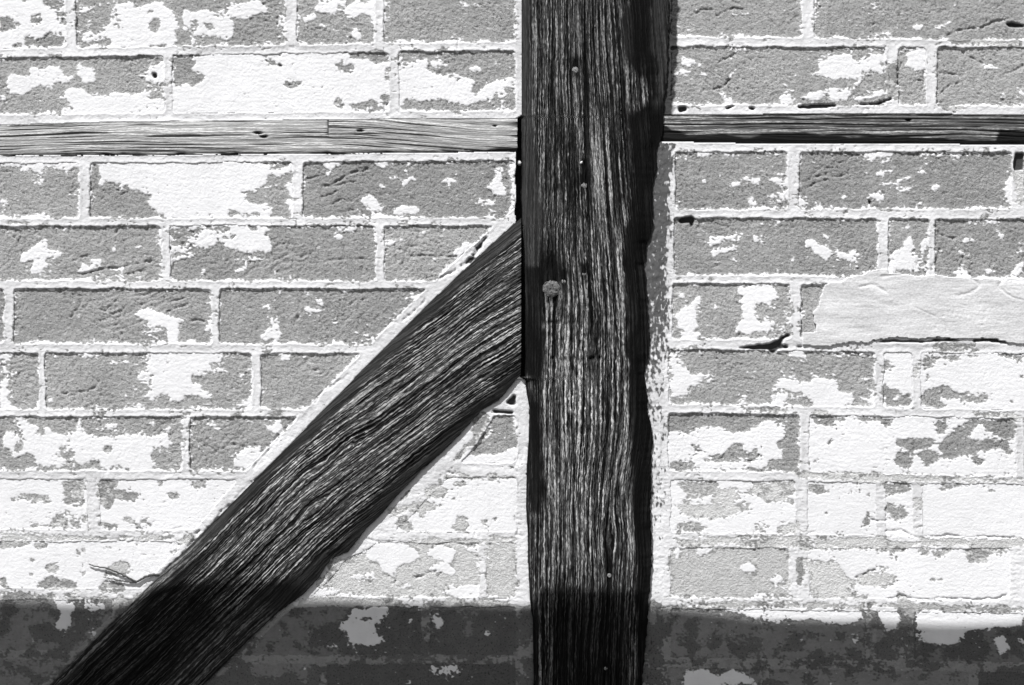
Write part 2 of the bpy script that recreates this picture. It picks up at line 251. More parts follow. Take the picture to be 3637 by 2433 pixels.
PATCHES = """
A b 0,145 60,140 105,160 100,190 165,190 170,215 60,265 20,270 0,250
A b 250,130 300,110 345,125 330,200 310,225 255,225 245,170
A b 480,110 550,95 548,220 525,220 490,150
A b 175,0 240,0 215,20 180,15
A b 340,0 540,0 540,30 490,80 430,75 425,40 360,35
A b 345,310 400,285 500,280 530,320 530,390 470,400 380,410 290,395 200,380 205,345 240,315 300,330
A b 90,375 190,355 195,410 120,412
A w 660,50 780,60 720,110 640,115
A w 800,45 900,15 990,0 900,40 820,55
A w 680,300 800,270 870,270 920,200 930,100 1000,70 920,75 940,55 1090,20 1130,30 1110,80 1200,40 1250,20 1370,10 1360,40 1430,90 1460,150 1500,250 1460,250 1470,360 1000,395 930,385 925,300 870,310 830,340 680,355
A b 950,190 1010,180 1010,235 960,235
A b 1210,95 1290,80 1270,110 1225,120
A b 1240,200 1290,145 1330,160 1320,240 1310,275 1260,270 1240,235
A w 690,230 770,150 760,200 700,240
A w 1530,85 1580,75 1560,110 1720,90 1840,110 1910,150 1960,200 1940,320 1800,310 1600,300 1640,260 1560,250 1520,220 1530,160
A b 1580,170 1650,160 1660,240 1580,250
A b 1700,200 1790,190 1790,250 1730,260
A w 1890,70 1960,30 2160,10 2180,80 2230,110 2110,130 2060,165 1930,160 1880,100
A w 1770,0 1810,0 1800,22 1780,20
B w 0,20 60,25 125,85 95,110 0,130
A w 60,660 110,620 240,640 250,580 350,580 430,545 500,560 540,640 640,640 560,690 440,690 440,750 340,710 270,730 200,790 100,780 40,740
A w 640,540 670,520 700,570 800,560 780,600 815,650 770,695 700,690 640,620
A w 530,800 560,730 640,735 690,750 720,790 870,790 1040,770 1130,795 1230,760 1250,800 1360,810 1380,945 600,950 620,910 580,850
A w 480,920 560,910 620,920 620,960 460,960
A w 1190,620 1240,550 1340,540 1350,500 1430,500 1440,700 1390,680 1250,715 1195,690
A d 1262,600 1300,605 1300,655 1265,650
A w 0,795 40,810 70,835 0,840
A b 1440,450 1600,460 1620,540 1580,590 1700,620 1710,660 1680,690 1610,720 1560,690 1510,715 1450,715
A b 1610,445 1690,450 1680,480 1620,470
A b 2010,440 2080,460 2060,475 2020,460
B b 60,490 130,500 200,540 290,560 200,560 120,530
B b 190,430 215,440 240,490 200,470
B d 205,525 240,535 250,560 210,545
B b 250,670 350,690 400,695 350,735 310,740 265,710
B b 680,540 720,520 835,530 835,590 790,615 740,590
B b 790,455 880,440 960,425 1080,425 1120,470 1110,520 1020,530 940,490 830,490
B b 1100,570 1130,560 1130,680 1090,680
B b 1050,800 1110,760 1145,830 1090,890 1070,850
B b 670,850 700,815 740,840 765,880 710,905 670,890
B b 785,870 900,850 1030,845 1050,880 1090,900 1040,925 830,915
B b 160,900 205,880 220,905
B b 300,905 360,890 400,910
B w 1225,560 1290,530 1400,500 1450,510 1460,560 1440,590 1500,620 1620,635 1720,630 1850,660 1830,740 1800,760 1850,790 1870,850 1780,870 1640,860 1610,830 1500,830 1380,850 1270,830 1220,880
B w 1460,510 1560,510 1650,555 1540,560 1520,580
B w 1780,570 1870,560 1920,590 1830,600
B w 1960,690 2170,640 2160,720 2070,740 2120,790 2000,860 1830,840 1900,740
B b 1990,780 2080,770 2060,840 2010,830
B w 1990,500 2060,560 2010,545
B w 520,40 560,0 770,0 760,40 700,50 700,110 640,120 590,105 540,110 510,70
B w 760,60 830,20 1000,10 1100,0 1090,340 1000,330 1005,260 1000,200 960,140 900,110 840,150 780,160 770,110
B w 390,150 530,120 540,170 410,200
B w 540,195 650,235 740,290 640,250 550,215
B w 810,240 850,220 910,290 900,340 830,290
B w 210,200 260,180 370,120 380,240 270,330 240,240
B w 1720,0 1800,60 1780,70 1700,10
B w 1790,0 1870,40 1900,75 1840,40
B w 1900,0 1950,60 1970,80 1930,50
E w 0,95 650,95 640,110 600,120 560,210 560,150 500,160 450,120 380,120 350,180 390,200 320,190 290,140 240,125 240,180 200,170 170,115 60,110 40,125 0,100
E w 250,230 330,220 380,200 390,230 340,260 380,295 320,285 270,260
E b 290,235 330,235 325,260 295,255
E w 520,285 550,235 545,270 560,305
E w 180,340 240,335 210,345
E w 310,340 360,335 350,350
E w 0,395 70,370 60,430 20,440 0,430
E w 640,400 665,390 660,455 640,440
E w 0,520 80,530 160,540 240,530 330,515 400,520 450,555 0,560
E w 755,100 820,110 830,160 825,295 845,290 850,255 900,245 960,260 1010,300 1060,275 1080,310 1150,330 1200,350 1350,345 1240,390 1240,430 1270,490 1330,520 1380,515 1390,545 1900,548 1900,490 1960,485 2020,520 2170,495 2160,540 2240,545 2280,490 2240,440 2100,435 2030,380 2060,340 2150,310 2210,270 2200,220 2260,190 2344,200 2344,140 2290,170 2230,150 2270,120 2190,100 2200,85 2344,90 2344,60 755,60
E b 1730,515 1790,510 1780,525 1735,525
F w 0,90 100,110 130,140 110,240 60,280 0,300
F w 150,150 290,130 310,100 320,120 300,180 210,200 150,170
F w 0,430 120,430 150,460 160,500 100,540 0,545
F b 0,500 60,500 50,530 0,540
F w 270,260 320,260 330,545 300,480 260,430 290,400 320,400
F w 0,300 200,285 290,270 200,292 0,315
F w 550,85 720,100 690,130 640,150 600,110
F w 640,140 660,150 620,190 600,190
F w 1010,85 1130,85 1120,125 1080,145 1030,120
F w 1240,150 1260,130 1290,160 1270,180
F w 1120,210 1230,205 1210,225 1150,235
F w 1270,240 1330,200 1360,270 1320,240 1280,260 1260,295 1220,265
F w 1040,275 1080,265 1125,295 1060,295
F w 890,430 900,380 960,350 1010,370 1040,420 1100,450 1080,490 980,490 910,460
F w 1165,490 1200,460 1290,460 1350,435 1395,470 1390,510 1220,530 1165,525
F w 1000,515 1050,510 1100,540 990,540
F w 1560,235 1640,220 1710,235 1660,260 1650,300 1620,270 1570,260
F w 1850,430 1890,390 1920,420 1960,395 2015,430 2005,470 1950,460
F w 2010,150 2060,110 2080,180 2060,240 2110,330 2090,380 2000,340 1940,290 2000,250
F w 1930,130 1950,120 1940,140
F w 2140,90 2175,80 2165,540 2145,520
E w 165,880 200,840 300,780 360,740 400,760 415,840 500,840 515,875 400,880 360,910 430,930 420,960 360,970 350,1035 310,1020 260,1000 290,890 240,910 170,935
E w 370,990 395,985 395,1030 370,1025
E w 650,970 700,935 740,950 790,880 820,920 865,935 850,965 770,970 730,1010 660,1005
E w 930,800 950,760 975,800 960,840 930,835
E w 930,985 1040,955 1030,1010 1000,1050 1010,1000
E w 1110,800 1160,785 1230,770 1130,815
E w 680,1060 740,1045 770,1050 790,1075 690,1080
E w 1300,720 1335,690 1335,780 1305,770
E w 1420,600 2200,600 2240,640 2200,680 2250,740 2250,820 2050,830 1880,800 1820,740 1760,790 1640,790 1500,830 1420,850 1430,790 1560,760 1590,710 1660,680 1580,660 1560,640 1430,650
E b 1575,640 1650,635 1680,660 1610,680 1575,670
E b 1840,700 1980,690 1960,720 1870,730
E b 1720,615 1900,620 1930,670 1850,680 1800,650 1720,660
E b 2060,610 2150,620 2140,670 2080,650
E w 1660,1010 1690,975 1760,975 1700,1010 1680,1040
E w 1420,890 1560,860 1660,850 1600,885 1430,910
E w 1830,890 1960,890 2200,885 2210,910 1960,900
E w 1940,975 2070,950 2050,990 1960,1005
F w 0,740 130,720 160,780 140,830 0,825
F w 0,880 100,890 95,910 0,900
F w 660,700 760,700 740,730 690,725
F w 690,610 830,620 860,650 780,665 720,650
F w 1100,780 1150,740 1240,720 1300,760 1200,740 1130,770
F w 1355,645 1430,690 1400,690
F w 1650,810 1720,800 1760,740 1820,790 1790,850 1690,870 1680,830
F w 1480,870 1520,880 1530,910 1500,900
F w 1670,935 1730,890 1720,930 1680,960
E w 1100,1355 1160,1315 1260,1310 1370,1340 1430,1380 1570,1390 1500,1430 1480,1500 1400,1500 1390,1465 1250,1430 1170,1380
E w 1040,1330 1100,1320 1060,1340
E w 580,1380 630,1385 610,1395
E w 1150,1500 1300,1470 1400,1490 1390,1500
I w 1390,0 1500,0 1480,60 1460,90 1400,85 1390,50
I w 1180,0 1260,0 1230,30
I w 520,30 540,10 550,35
I w 1560,70 1610,60 1650,95 1550,95
E w 1720,1440 1750,1390 1755,1500 1700,1480
E w 2150,1285 2250,1275 2255,1300 2170,1295
F w 90,1480 170,1385 215,1400 200,1500 80,1500
F w 410,1290 500,1300 600,1310 650,1320 695,1355 620,1330 500,1335 500,1365 440,1325
F w 510,1215 580,1230 585,1280 530,1260
F w 400,1150 500,1180 480,1200 430,1180
F w 650,1405 700,1395 705,1420 660,1430
F w 930,1420 1000,1435 970,1445
F w 260,1350 290,1370 280,1385
J w 40,20 100,0 220,0 235,30 200,75 120,75 60,50
J w 870,10 960,30 980,60 900,20
I w 0,190 100,190 60,250 0,230
I w 0,310 70,290 80,330 110,360 60,370 0,350
I w 0,400 60,400 50,460 100,490 60,540 70,580 120,630 0,630
I w 1130,170 1870,170 1860,220 1800,260 1740,290 1780,320 1720,360 1600,370 1590,395 1690,440 1670,480 1760,520 1800,540 1740,560 1640,530 1530,525 1510,570 1420,590 1400,530 1340,520 1280,560 1190,550 1200,520 1300,480 1250,470 1240,430 1160,430 1180,400 1130,370 1180,340 1280,320 1150,260 1100,260 1000,260 930,280 905,240 930,205 950,240 1060,225 1100,260 1200,280 1230,260 1180,240 1160,200
I b 1330,250 1410,255 1400,275 1340,265
I b 1180,200 1290,190 1280,210 1200,215
I b 1170,260 1220,265 1210,280
I w 1815,310 1840,300 1865,330 1850,355 1825,340
I w 1850,280 1900,290 1960,260 1930,300
I w 2010,390 2030,350 2050,380 2020,400
I w 1030,380 1070,370 1060,400
I w 1075,430 1130,450 1165,465 1120,475
I w 1030,520 1070,500 1060,550
I w 1130,620 1150,570 1180,600 1200,630
I w 405,550 440,530 440,580 415,600
I w 1990,575 2040,540 2095,560 2090,630 2040,620
I w 680,180 790,180 760,200 700,210
I w 1900,460 1960,470 2010,490 1950,480
J w 215,190 330,195 300,240 230,245
I w 110,760 150,740 220,740 240,780 310,750 320,800 300,850 370,850 360,790 410,790 430,830 500,855 640,830 660,700 690,700 680,810 740,860 820,870 860,860 1000,870 1150,840 1250,860 1380,850 1400,770 1450,800 1380,870 1440,920 1420,990 1380,960 1270,960 1280,1000 1260,1040 1320,1100 1230,1145 1020,1140 1000,1110 930,1110 920,1140 850,1130 830,1070 760,1065 680,1110 630,1070 560,1080 500,1120 300,1100 300,1050 240,1010 120,1050 80,980 20,960 20,880 60,810 120,830 150,890 200,870
I b 550,890 590,890 590,920 555,920
I b 490,960 540,945 550,1020 600,960 610,1040 560,1060 500,1010
I b 120,930 190,930 190,990 130,1000
I b 860,940 940,945 920,1030 860,990
I b 1170,960 1210,960 1200,985
I b 450,1010 490,1000 480,1040
I w 0,690 180,690 170,740 110,710 0,700
I w 860,760 990,760 960,800 890,780
I w 1020,800 1060,810 1040,850
I w 1230,740 1300,750 1270,790
I w 1670,730 1760,760 1860,790 1820,810 1740,780
I w 1950,1020 2030,970 2060,960 2160,960 2170,1010 2130,1080 2070,1130 1960,1120 1940,1070
I w 2230,790 2344,720 2344,830 2290,850 2230,820
I w 2050,730 2220,750 2170,770 2060,740
I w 2130,920 2180,915 2170,930
I w 1730,850 1760,830 1750,855
I b 2200,680 2344,650 2344,720 2250,700
J b 80,690 180,645 280,660 260,690 150,700
I b 520,1250 560,1225 690,1235 720,1290 700,1380 620,1380 520,1350 550,1310 520,1290
I b 520,1380 600,1370 700,1400 690,1440 640,1420 590,1440 530,1420
I b 60,1400 130,1370 230,1355 330,1340 420,1370 450,1420 400,1430 320,1410 250,1430 200,1390 120,1400
I b 830,1220 990,1230 1000,1270 940,1310 960,1320 1050,1300 1080,1330 1150,1340 1165,1390 1060,1410 950,1380 930,1460 880,1470 820,1420 805,1330
I w 940,1290 1060,1260 1050,1310 960,1320
I g 1310,1250 1370,1240 1360,1290 1320,1290
I b 1390,1340 1480,1320 1510,1370 1440,1385 1400,1370
I g 1600,1250 1740,1210 1720,1260 1650,1315 1610,1290
I b 1350,1405 1410,1400 1410,1430 1360,1420
I b 1745,1345 1780,1350 1760,1370
I b 1550,1235 1580,1240 1560,1270
I b 1620,1370 1700,1370 1680,1385
M b 430,120 470,80 540,95 620,120 665,160 660,205 530,205 430,175 300,200 200,190 300,165 420,160
M b 690,100 730,95 730,180 700,160
M b 815,145 880,150 990,170 970,200 890,200 820,175
M b 1015,115 1080,95 1140,130 1100,160 1030,150
M b 1140,130 1250,100 1200,150
M b 1120,190 1200,175 1240,210 1150,220
M b 860,0 930,10 920,60 880,30
M b 490,45 560,45 540,65
M b 600,10 680,0 690,30 620,30
M b 20,70 100,75 60,90
M b 0,140 50,150 0,160
M g 0,225 400,255 800,265 900,290 1000,260 1380,250 1480,260 1500,265 1300,290 1000,290 600,290 0,290
M b 260,270 420,275 400,292 270,292
M b 780,270 900,275 880,295 800,292
M g 0,295 220,300 260,330 170,345 60,370 0,370
M b 265,310 380,310 390,350 340,375 280,360
M b 620,380 720,360 715,400 650,425
M b 850,350 930,340 940,365 870,375
M b 230,430 280,430 290,480 240,480
M b 345,450 375,445 375,480
M g 400,490 480,480 490,570 430,580 370,560
M g 870,600 900,510 960,480 1050,470 1090,520 1080,580 1000,590
M g 1400,370 1480,380 1470,410 1420,410
M b 320,650 430,590 490,610 640,650 650,710 480,710 300,690
M g 650,560 720,560 700,600
M b 820,680 860,635 980,640 1040,680 1060,720 930,730 830,715
M g 1480,280 1600,240 1630,300 1560,340 1480,320
M b 0,600 60,610 50,680 0,660
M b 240,575 290,570 280,610 250,610
M b 0,720 130,720 200,735 300,750 400,760 380,800 100,800 0,800
M w 440,725 560,725 620,765 450,760
M b 530,765 730,780 870,740 880,780 720,810 540,800
M g 880,770 1010,760 1100,800 1000,850 880,830
M b 0,830 120,820 170,870 60,950 100,1000 50,1100 0,1130
M w 440,790 560,780 640,830 620,870 580,920 600,980 540,1040 490,1050 460,990 490,930 520,900 480,850
M w 680,820 760,800 850,820 880,860 800,880 740,890
M b 320,840 460,850 525,900 480,945 400,900
M b 590,890 680,860 720,890 840,870 840,910 720,960 640,980 590,940
M b 240,1040 330,1000 450,1030 600,1050 620,1130 500,1150 330,1120
M w 760,1060 800,1040 790,1080
M w 270,1140 330,1090 320,1120 280,1160
M b 60,1280 240,1240 440,1210 430,1260 300,1270
M b 20,1330 300,1350 250,1420 80,1400
M b 640,980 860,930 800,1010 700,1090 600,1180 480,1300 420,1240 560,1120
M b 300,1420 480,1400 460,1500 200,1500
J w 1840,980 1900,890 1960,860 1990,780 2000,810 1980,870 1900,910 1850,980
J w 1780,1020 2000,1020 2100,990 2190,960 2190,1130 1900,1150 1600,1130
J b 1800,1120 1870,1105 1890,1140
J g 1970,1130 2180,1110 2170,1130
J g 1530,1170 1700,1180 1900,1200 2190,1190 2190,1220 1900,1230 1600,1220
J b 1850,690 1900,640 1960,720 1900,860 1780,990 1720,1060 1640,1080 1760,940
J w 1750,880 1820,810 1830,860 1770,950
J w 1890,660 1910,660 1900,700 1880,690
J g 1420,1300 1560,1270 1640,1320 1560,1390 1430,1370
J g 1640,1250 1780,1240 1760,1280 1660,1280
J g 1300,1440 1440,1400 1560,1450 1500,1500 1300,1500
J b 1610,1390 1700,1370 1690,1410
J b 1750,1410 1800,1400 1790,1430
J b 1260,1330 1330,1290 1280,1380 1200,1420
N g 1370,0 1440,50 1420,130 1370,90
N b 1240,60 1300,130 1340,200 1260,230 1180,160
N g 1640,190 1720,100 1780,110 1800,180 1760,220 1680,220
N g 1890,130 1940,100 1960,160 1910,180
N b 1530,10 1590,0 1580,30
N b 2010,100 2040,140 2030,160 2000,130
N g 1100,30 1300,0 1250,90 1150,110
N g 1300,290 1500,280 1700,290 2100,280 2200,300 2180,330 1800,320 1500,320
N b 1720,295 1900,300 2100,295 1900,312
N w 930,340 1100,310 1260,330 1350,370 1380,450 1240,500 1180,540 1190,620 1060,540 1040,480 960,460
N w 1440,420 1480,360 1560,340 1690,370 1660,480 1630,490 1500,440
N w 1340,570 1420,560 1500,500 1620,490 1690,560 1660,590 1560,560 1440,560 1370,600
N w 1560,720 1700,690 1830,660 1950,670 1930,780 1820,780 1600,750
N w 1210,690 1290,650 1340,680 1240,710
N w 1620,680 1680,670 1680,700 1630,705
N w 430,740 540,640 620,700 760,740 1100,770 420,760
N w 800,590 1000,560 1020,640 880,640
N w 1740,350 1900,330 1930,360 1830,390 1760,370
N b 620,470 720,430 780,490 760,530 660,590 650,680 610,640
N b 780,460 870,460 860,490 790,490
N b 530,620 600,590 590,690 530,690
N g 200,900 420,770 700,760 1060,790 1100,850 900,830 800,870 740,970 560,1010 460,1100 480,1200 700,1180 820,1290 760,1320 560,1330 460,1380 450,1480 280,1400 200,1440 0,1430 0,1200 100,1000
N w 700,1030 740,970 800,950 830,850 950,880 960,850 1110,850 1110,880 1100,950 1000,1000 1030,1070 1030,1100 1100,1100 1060,1140 1000,1170 860,1170 780,1130 790,1060
N b 850,950 940,935 1040,940 940,975
N w 640,1170 700,1150 720,1180 660,1190
N w 1460,900 1540,930 1600,970 1570,1030 1530,1035 1480,980
N w 1280,1000 1310,950 1330,980
N w 1925,1070 1950,1040 1975,1080 1940,1095
N g 1600,900 1890,880 1840,960 1820,1080 1780,1110 1750,1060 1760,960 1700,910
N g 2090,1030 2120,1040 2110,1085 2095,1070
N b 280,890 350,860 385,910 310,940
N b 420,890 470,880 470,930 430,930
N b 580,880 620,870 610,905
N b 100,1190 180,1150 150,1215
N b 330,1170 480,1160 480,1210 360,1200
N g 1480,1110 1560,1080 1540,1150
N b 640,1250 800,1220 1200,1250 1150,1290 800,1260 650,1275
N w 1480,1360 1560,1340 1690,1350 1680,1410 1640,1450 1600,1420 1500,1390
N g 1560,1420 1690,1400 1670,1470 1580,1460
N w 390,1360 440,1355 440,1390
N w 1260,1480 1320,1460 1320,1500 1270,1500
N w 2170,1435 2230,1425 2225,1450
C w 1840,115 1990,110 2020,130 1860,130
D w 20,120 60,110 50,145
C w 1435,210 1455,205 1450,260 1435,260
D w 1075,80 1120,30 1150,70 1090,100
D w 1420,235 1460,200 1500,210 1490,255 1440,255
D w 1590,220 1680,195 1730,165 1735,185 1690,215 1640,250 1600,245
D g 1740,300 1790,265 1820,280 1820,310
D g 2320,240 2344,230 2344,310 2310,290
D d 2180,190 2240,180 2344,200 2344,225 2230,230
D b 1700,330 1850,320 2344,345 2344,390 1900,370 1750,365
D g 1900,335 2344,360 2344,385 1950,360
C w 1450,490 1480,455 1540,490 1640,535 1630,555 1580,540 1500,550 1470,530
C w 1405,620 1440,555 1530,590 1540,620 1420,630
C w 1590,615 1640,605 1690,630 1600,635
C w 1710,625 1790,630 1780,642
C w 1840,640 1890,580 1915,570 1900,620 1850,650
C w 1760,780 1810,775 1850,810 1890,860 1800,885 1820,840
C w 1640,850 1720,860 1680,875
D w 630,490 680,450 730,460 800,465 920,450 930,490 970,510 1040,480 1060,450 1130,430 1180,460 1160,540 1185,615 1120,610 1060,590 1010,600 980,660 1000,690 930,740 910,720 940,660 830,660 740,670 730,740 900,740 910,780 860,840 730,840 720,780 640,840 560,840 470,815 570,765 680,755 730,770 720,670 760,640 560,630 640,590 640,540
D b 640,480 720,480 700,510 650,505
D w 310,860 320,790 390,790 470,830 400,865
D w 250,785 320,810 310,830
D w 920,810 1040,810 1170,740 1190,780 1040,835 960,840
D w 60,632 140,630 130,640
D w 385,630 480,630 470,640
D d 450,880 600,865 790,870 780,895 560,905 470,900
D d 900,868 1050,858 1180,835 1240,805 1250,830 1180,860 1000,880
D d 45,895 110,885 100,915 60,915
C d 1800,900 1850,880 1920,885 1830,910
C d 1420,890 1500,885 1500,930 1430,940
D b 1195,530 1290,520 1290,840 1200,780
D w 1340,540 1390,500 1370,440 1500,400 1530,440 1510,560 1440,600 1400,570
D w 1950,515 2000,525 2050,550 2150,560 2120,580 2030,570
D w 2140,795 2190,790 2200,810 2160,810
D w 2280,720 2344,760 2344,800 2300,790
D g 1660,885 1980,885 1800,930 1670,930
G w 1575,0 1660,0 1720,20 1640,45 1590,40
G w 1780,20 1860,15 1980,50 1900,40 1800,45
G w 1470,70 1500,40 1505,70 1480,90
G w 1620,240 1660,225 1650,270
G w 1840,300 1890,230 1950,265 1890,295
G w 1940,225 1990,200 2130,215 2120,240 2080,285 2010,270 1990,240
G w 1965,310 1990,285 1990,325
G w 1870,330 1920,340 1890,345
G w 2000,400 2040,355 2065,400 2100,440 2010,445
H w 180,370 260,345 330,340 380,370 350,415 270,400
H w 170,200 280,220 390,250 390,290 300,290 240,240
H w 230,165 320,190 360,215 280,190
H w 300,330 400,320 395,380 330,340
H w 220,80 330,85 360,115 300,95
H w 945,45 1000,0 1260,0 1240,30 1100,80 1030,65
H w 1130,90 1220,60 1245,70 1160,100
H w 1700,10 1850,0 1810,40 1740,30
H w 1110,180 1180,170 1280,120 1260,160 1190,190 1180,220 1140,215
H w 1130,265 1250,235 1240,265 1150,275
H w 1260,290 1290,220 1380,190 1440,190 1410,220 1340,240 1300,270
H w 1470,170 1490,135 1525,150 1520,180
H w 1250,320 1330,290 1440,290 1380,330 1300,330
H w 1570,280 1630,270 1630,300 1600,330 1580,310
H w 1010,390 1080,370 1140,320 1170,360 1240,375 1170,400 1050,400
H w 820,385 850,350 880,385 840,395
H w 1010,170 1080,165 1050,180
H d 1040,400 1070,400 1075,445 1050,435
H w 2180,260 2230,200 2250,260 2230,400 2200,410 2175,320
H d 2270,0 2344,0 2344,150 2260,160 2250,100
H g 2240,160 2344,150 2344,480 2290,400
G d 1420,570 1460,540 1540,535 1570,560 1550,620 1520,630 1530,580 1450,590
G w 1670,710 1720,700 1760,720 1850,690 1960,680 1970,700 1880,730 1790,760 1690,765
G w 1690,840 1740,800 1900,780 1960,790 1890,820 1780,840 1730,890 1710,870
G w 2010,680 2090,640 2110,660 2040,685
G w 2030,610 2060,605 2050,640
G w 2100,600 2150,580 2160,610 2110,625
G w 2170,600 2280,570 2260,610 2180,615
G w 2035,710 2080,710 2130,770 2190,770 2100,775 2060,750
G w 2110,845 2170,835 2180,850
G w 1860,895 1920,890 1900,910
G w 2290,770 2310,775 2300,790
H w 400,760 450,755 450,775
H w 520,740 600,720 640,780 690,770 740,830 740,890 660,880 600,850 580,810 520,780
H w 655,675 720,700 740,770 800,800 760,800 700,740
H w 760,830 820,820 860,850 910,820 1000,860 1000,875 930,880 930,920 850,910 790,870
H w 515,880 550,870 550,900
H w 415,880 440,870 440,905 420,905
H w 1200,1000 1230,930 1250,840 1330,800 1360,740 1390,690 1430,720 1420,790 1450,860 1480,940 1460,1000 1380,980
H w 1320,640 1390,600 1405,650 1350,650
H w 1480,740 1540,720 1520,860 1490,900
H w 1270,690 1320,680 1300,700
H w 1760,1030 1770,990 1820,965 1870,990 1900,1035
H w 2000,990 2050,960 2110,990 2040,1015
H w 1810,720 1900,715 1950,735 1880,765 1830,750
H w 2070,645 2130,650 2180,720 2160,740 2120,690
H w 2120,900 2230,865 2270,870 2180,900
H w 2260,990 2290,930 2344,910 2344,1010 2280,1030
H w 2240,830 2344,815 2344,840 2280,850
H w 1780,830 1830,810 1855,860 1800,850
H w 2270,760 2344,750 2344,780
H w 1710,770 1760,780 1720,785
G w 1410,1400 1440,1300 1520,1290 1560,1220 1620,1190 1610,1250 1570,1340 1580,1440 1540,1500 1430,1470
G w 1390,1180 1480,1170 1500,1230 1440,1200
G w 1900,1150 1940,1110 1990,1180 2000,1120 2230,1120 2260,1200 2240,1280 2130,1250 2080,1250 2060,1290 2090,1350 2120,1420 2200,1410 2320,1450 2300,1490 2150,1500 1900,1500 1970,1380 1950,1290 1990,1270 1920,1240 1980,1210
G w 1690,1290 1740,1275 1770,1310
K w 1420,0 1480,70 1560,60 1660,40 1600,0
L w 0,0 90,0 80,20 0,30
L d 0,125 110,110 200,100 300,60 370,15 410,20 340,60 330,110 250,185 210,150 0,140
K d 1900,140 2000,110 2100,115 2190,105 2344,100 2344,135 2100,130
L d 1120,80 1180,60 1400,65 1560,60 1740,48 1870,75 1700,75 1500,80 1350,80
L d 1910,60 2040,45 2220,75 2220,90 2000,75 1920,80
L d 350,125 500,120 530,128 370,132
L b 1580,110 1780,85 1890,100 1890,160 1770,170 1580,150
L b 1890,90 1960,80 1920,170
K w 1370,190 1430,200 1420,260 1480,310 1500,250 1500,300 1540,350 1640,350 1740,340 1740,370 1700,430 1640,380 1580,440 1500,460 1530,490 1480,540 1370,540
K w 1950,330 2090,315 2010,345
K w 1780,400 1830,400 1820,415
K w 1930,560 1960,510 2020,540 2000,590 1940,590
K w 2200,590 2210,540 2344,510 2344,600
L w 240,560 260,520 340,470 270,460 310,430 300,380 330,370 400,360 430,390 470,440 500,410 560,430 590,390 560,370 590,340 610,370 690,390 740,390 730,360 760,330 770,430 810,490 880,500 910,490 920,520 940,560 910,590 850,610 580,600 570,560 520,550 420,560 400,540 500,520 520,490 420,500 380,480 350,500 330,560 270,600
L w 985,380 1060,380 1070,400 1010,410
L w 990,460 1060,450 1040,470
L w 980,540 1060,550 1095,500 1095,610 1050,600
L w 450,250 500,220 540,230 470,265
L w 370,190 410,160 540,130 520,220 420,205
L b 1180,215 1230,240 1280,275 1180,280
L b 1150,290 1280,290 1250,330 1150,330
L b 1140,430 1190,430 1220,480 1290,480 1310,515 1400,510 1410,610 1185,610 1170,500
L w 1240,560 1300,525 1310,545 1260,575
L b 1495,190 1580,190 1850,210 1750,240 1600,240 1540,320 1500,310
L b 1850,200 2000,190 1900,215
L b 2130,200 2344,185 2344,260 2280,240 2180,220
L b 1500,390 1550,340 1560,400 1520,415
L b 1480,550 1520,490 1640,460 1720,450 1740,490 1850,500 1900,520 2040,520 2050,570 1990,600 1900,590 1800,560 1720,545 1600,560 1700,600 1710,630 1620,640 1520,620
L b 2300,380 2344,370 2344,405
L b 1970,415 2030,405 2000,425
L b 2170,510 2210,490 2200,520
L b 2210,560 2290,590 2230,590
L g 1420,280 1470,270 1460,400 1425,400
L b 0,630 400,640 380,680 0,660
L g 560,650 740,650 700,690 600,680
L b 1260,655 1300,650 1290,690
L g 1900,660 2344,680 2344,720 1950,700
K w 1350,840 1440,820 1500,860 1560,800 1600,790 1680,810 1760,790 1860,790 1860,830 1960,850 2060,780 2200,750 2290,735 2320,830 2310,900 2250,920 2250,960 2300,1000 2290,1060 2200,1070 2130,1130 1600,1140 1500,1070 1350,1080
K b 1540,950 1650,965 1650,1000 1570,1010
K b 1630,1050 1720,1040 1800,1030 1850,960 1920,920 1970,930 1980,1000 2060,970 2110,960 2080,1060 1970,1080 1800,1080 1650,1085
K b 2160,1080 2230,1050 2270,1080 2200,1120
L b 560,710 600,695 720,700 850,710 860,740 700,780 620,770
L b 910,710 1130,710 1160,730 1270,715 1250,760 1190,790 1120,750 1000,745
L b 1260,900 1300,885 1640,885 1600,930 1540,970 1400,990 1340,960 1280,940
L b 1580,760 1700,735 1760,780 1720,790 1690,840 1640,860 1600,810
L b 1620,940 1740,840 1800,800 1880,740 2290,730 2270,900 2200,880 2060,840 1960,820 1880,870 1900,900 2100,890 2200,920 2250,1000 2210,1020 2150,970 1960,990 1900,1020 1800,1030 1780,1060 1700,1060 1650,1000
L w 1880,860 1960,780 2010,765 2010,810 1960,820
L w 1750,960 1785,960 1775,1010
L b 1230,1060 1270,1020 1350,1000 1440,1010 1420,1070 1390,1140 1330,1130 1280,1090
L b 1460,1020 1540,980 1610,990 1690,1050 1600,1070 1530,1125 1500,1090
L b 1145,1100 1180,1090 1250,1110 1170,1120
L b 1910,1050 1960,1035 2030,1070 1980,1125 1930,1110
L b 710,910 740,890 770,905 740,930
L b 580,1090 630,1050 640,1070 600,1105
L b 785,960 820,965 805,985
L b 1460,745 1510,740 1510,770
L b 1310,1160 1420,1155 1400,1170
L g 400,1165 700,1170 1100,1180 1600,1195 1900,1210 2344,1220 2344,1245 1900,1250 1300,1240 900,1240 500,1220
L b 1140,1215 1240,1195 1240,1250 1140,1280
L b 1690,1205 1740,1200 1740,1225
L b 600,1185 1000,1195 1000,1225 650,1215
K b 1420,1240 1700,1230 1780,1260 1740,1330 1600,1380 1500,1390 1450,1300
K b 1480,1400 1520,1440 1580,1440 1600,1500 1450,1500
K g 1750,1300 1900,1290 1950,1380 1850,1440 1700,1420
K g 2050,1260 2344,1250 2344,1400 2150,1420 2050,1350
L b 340,1240 440,1230 450,1340 400,1360 290,1340
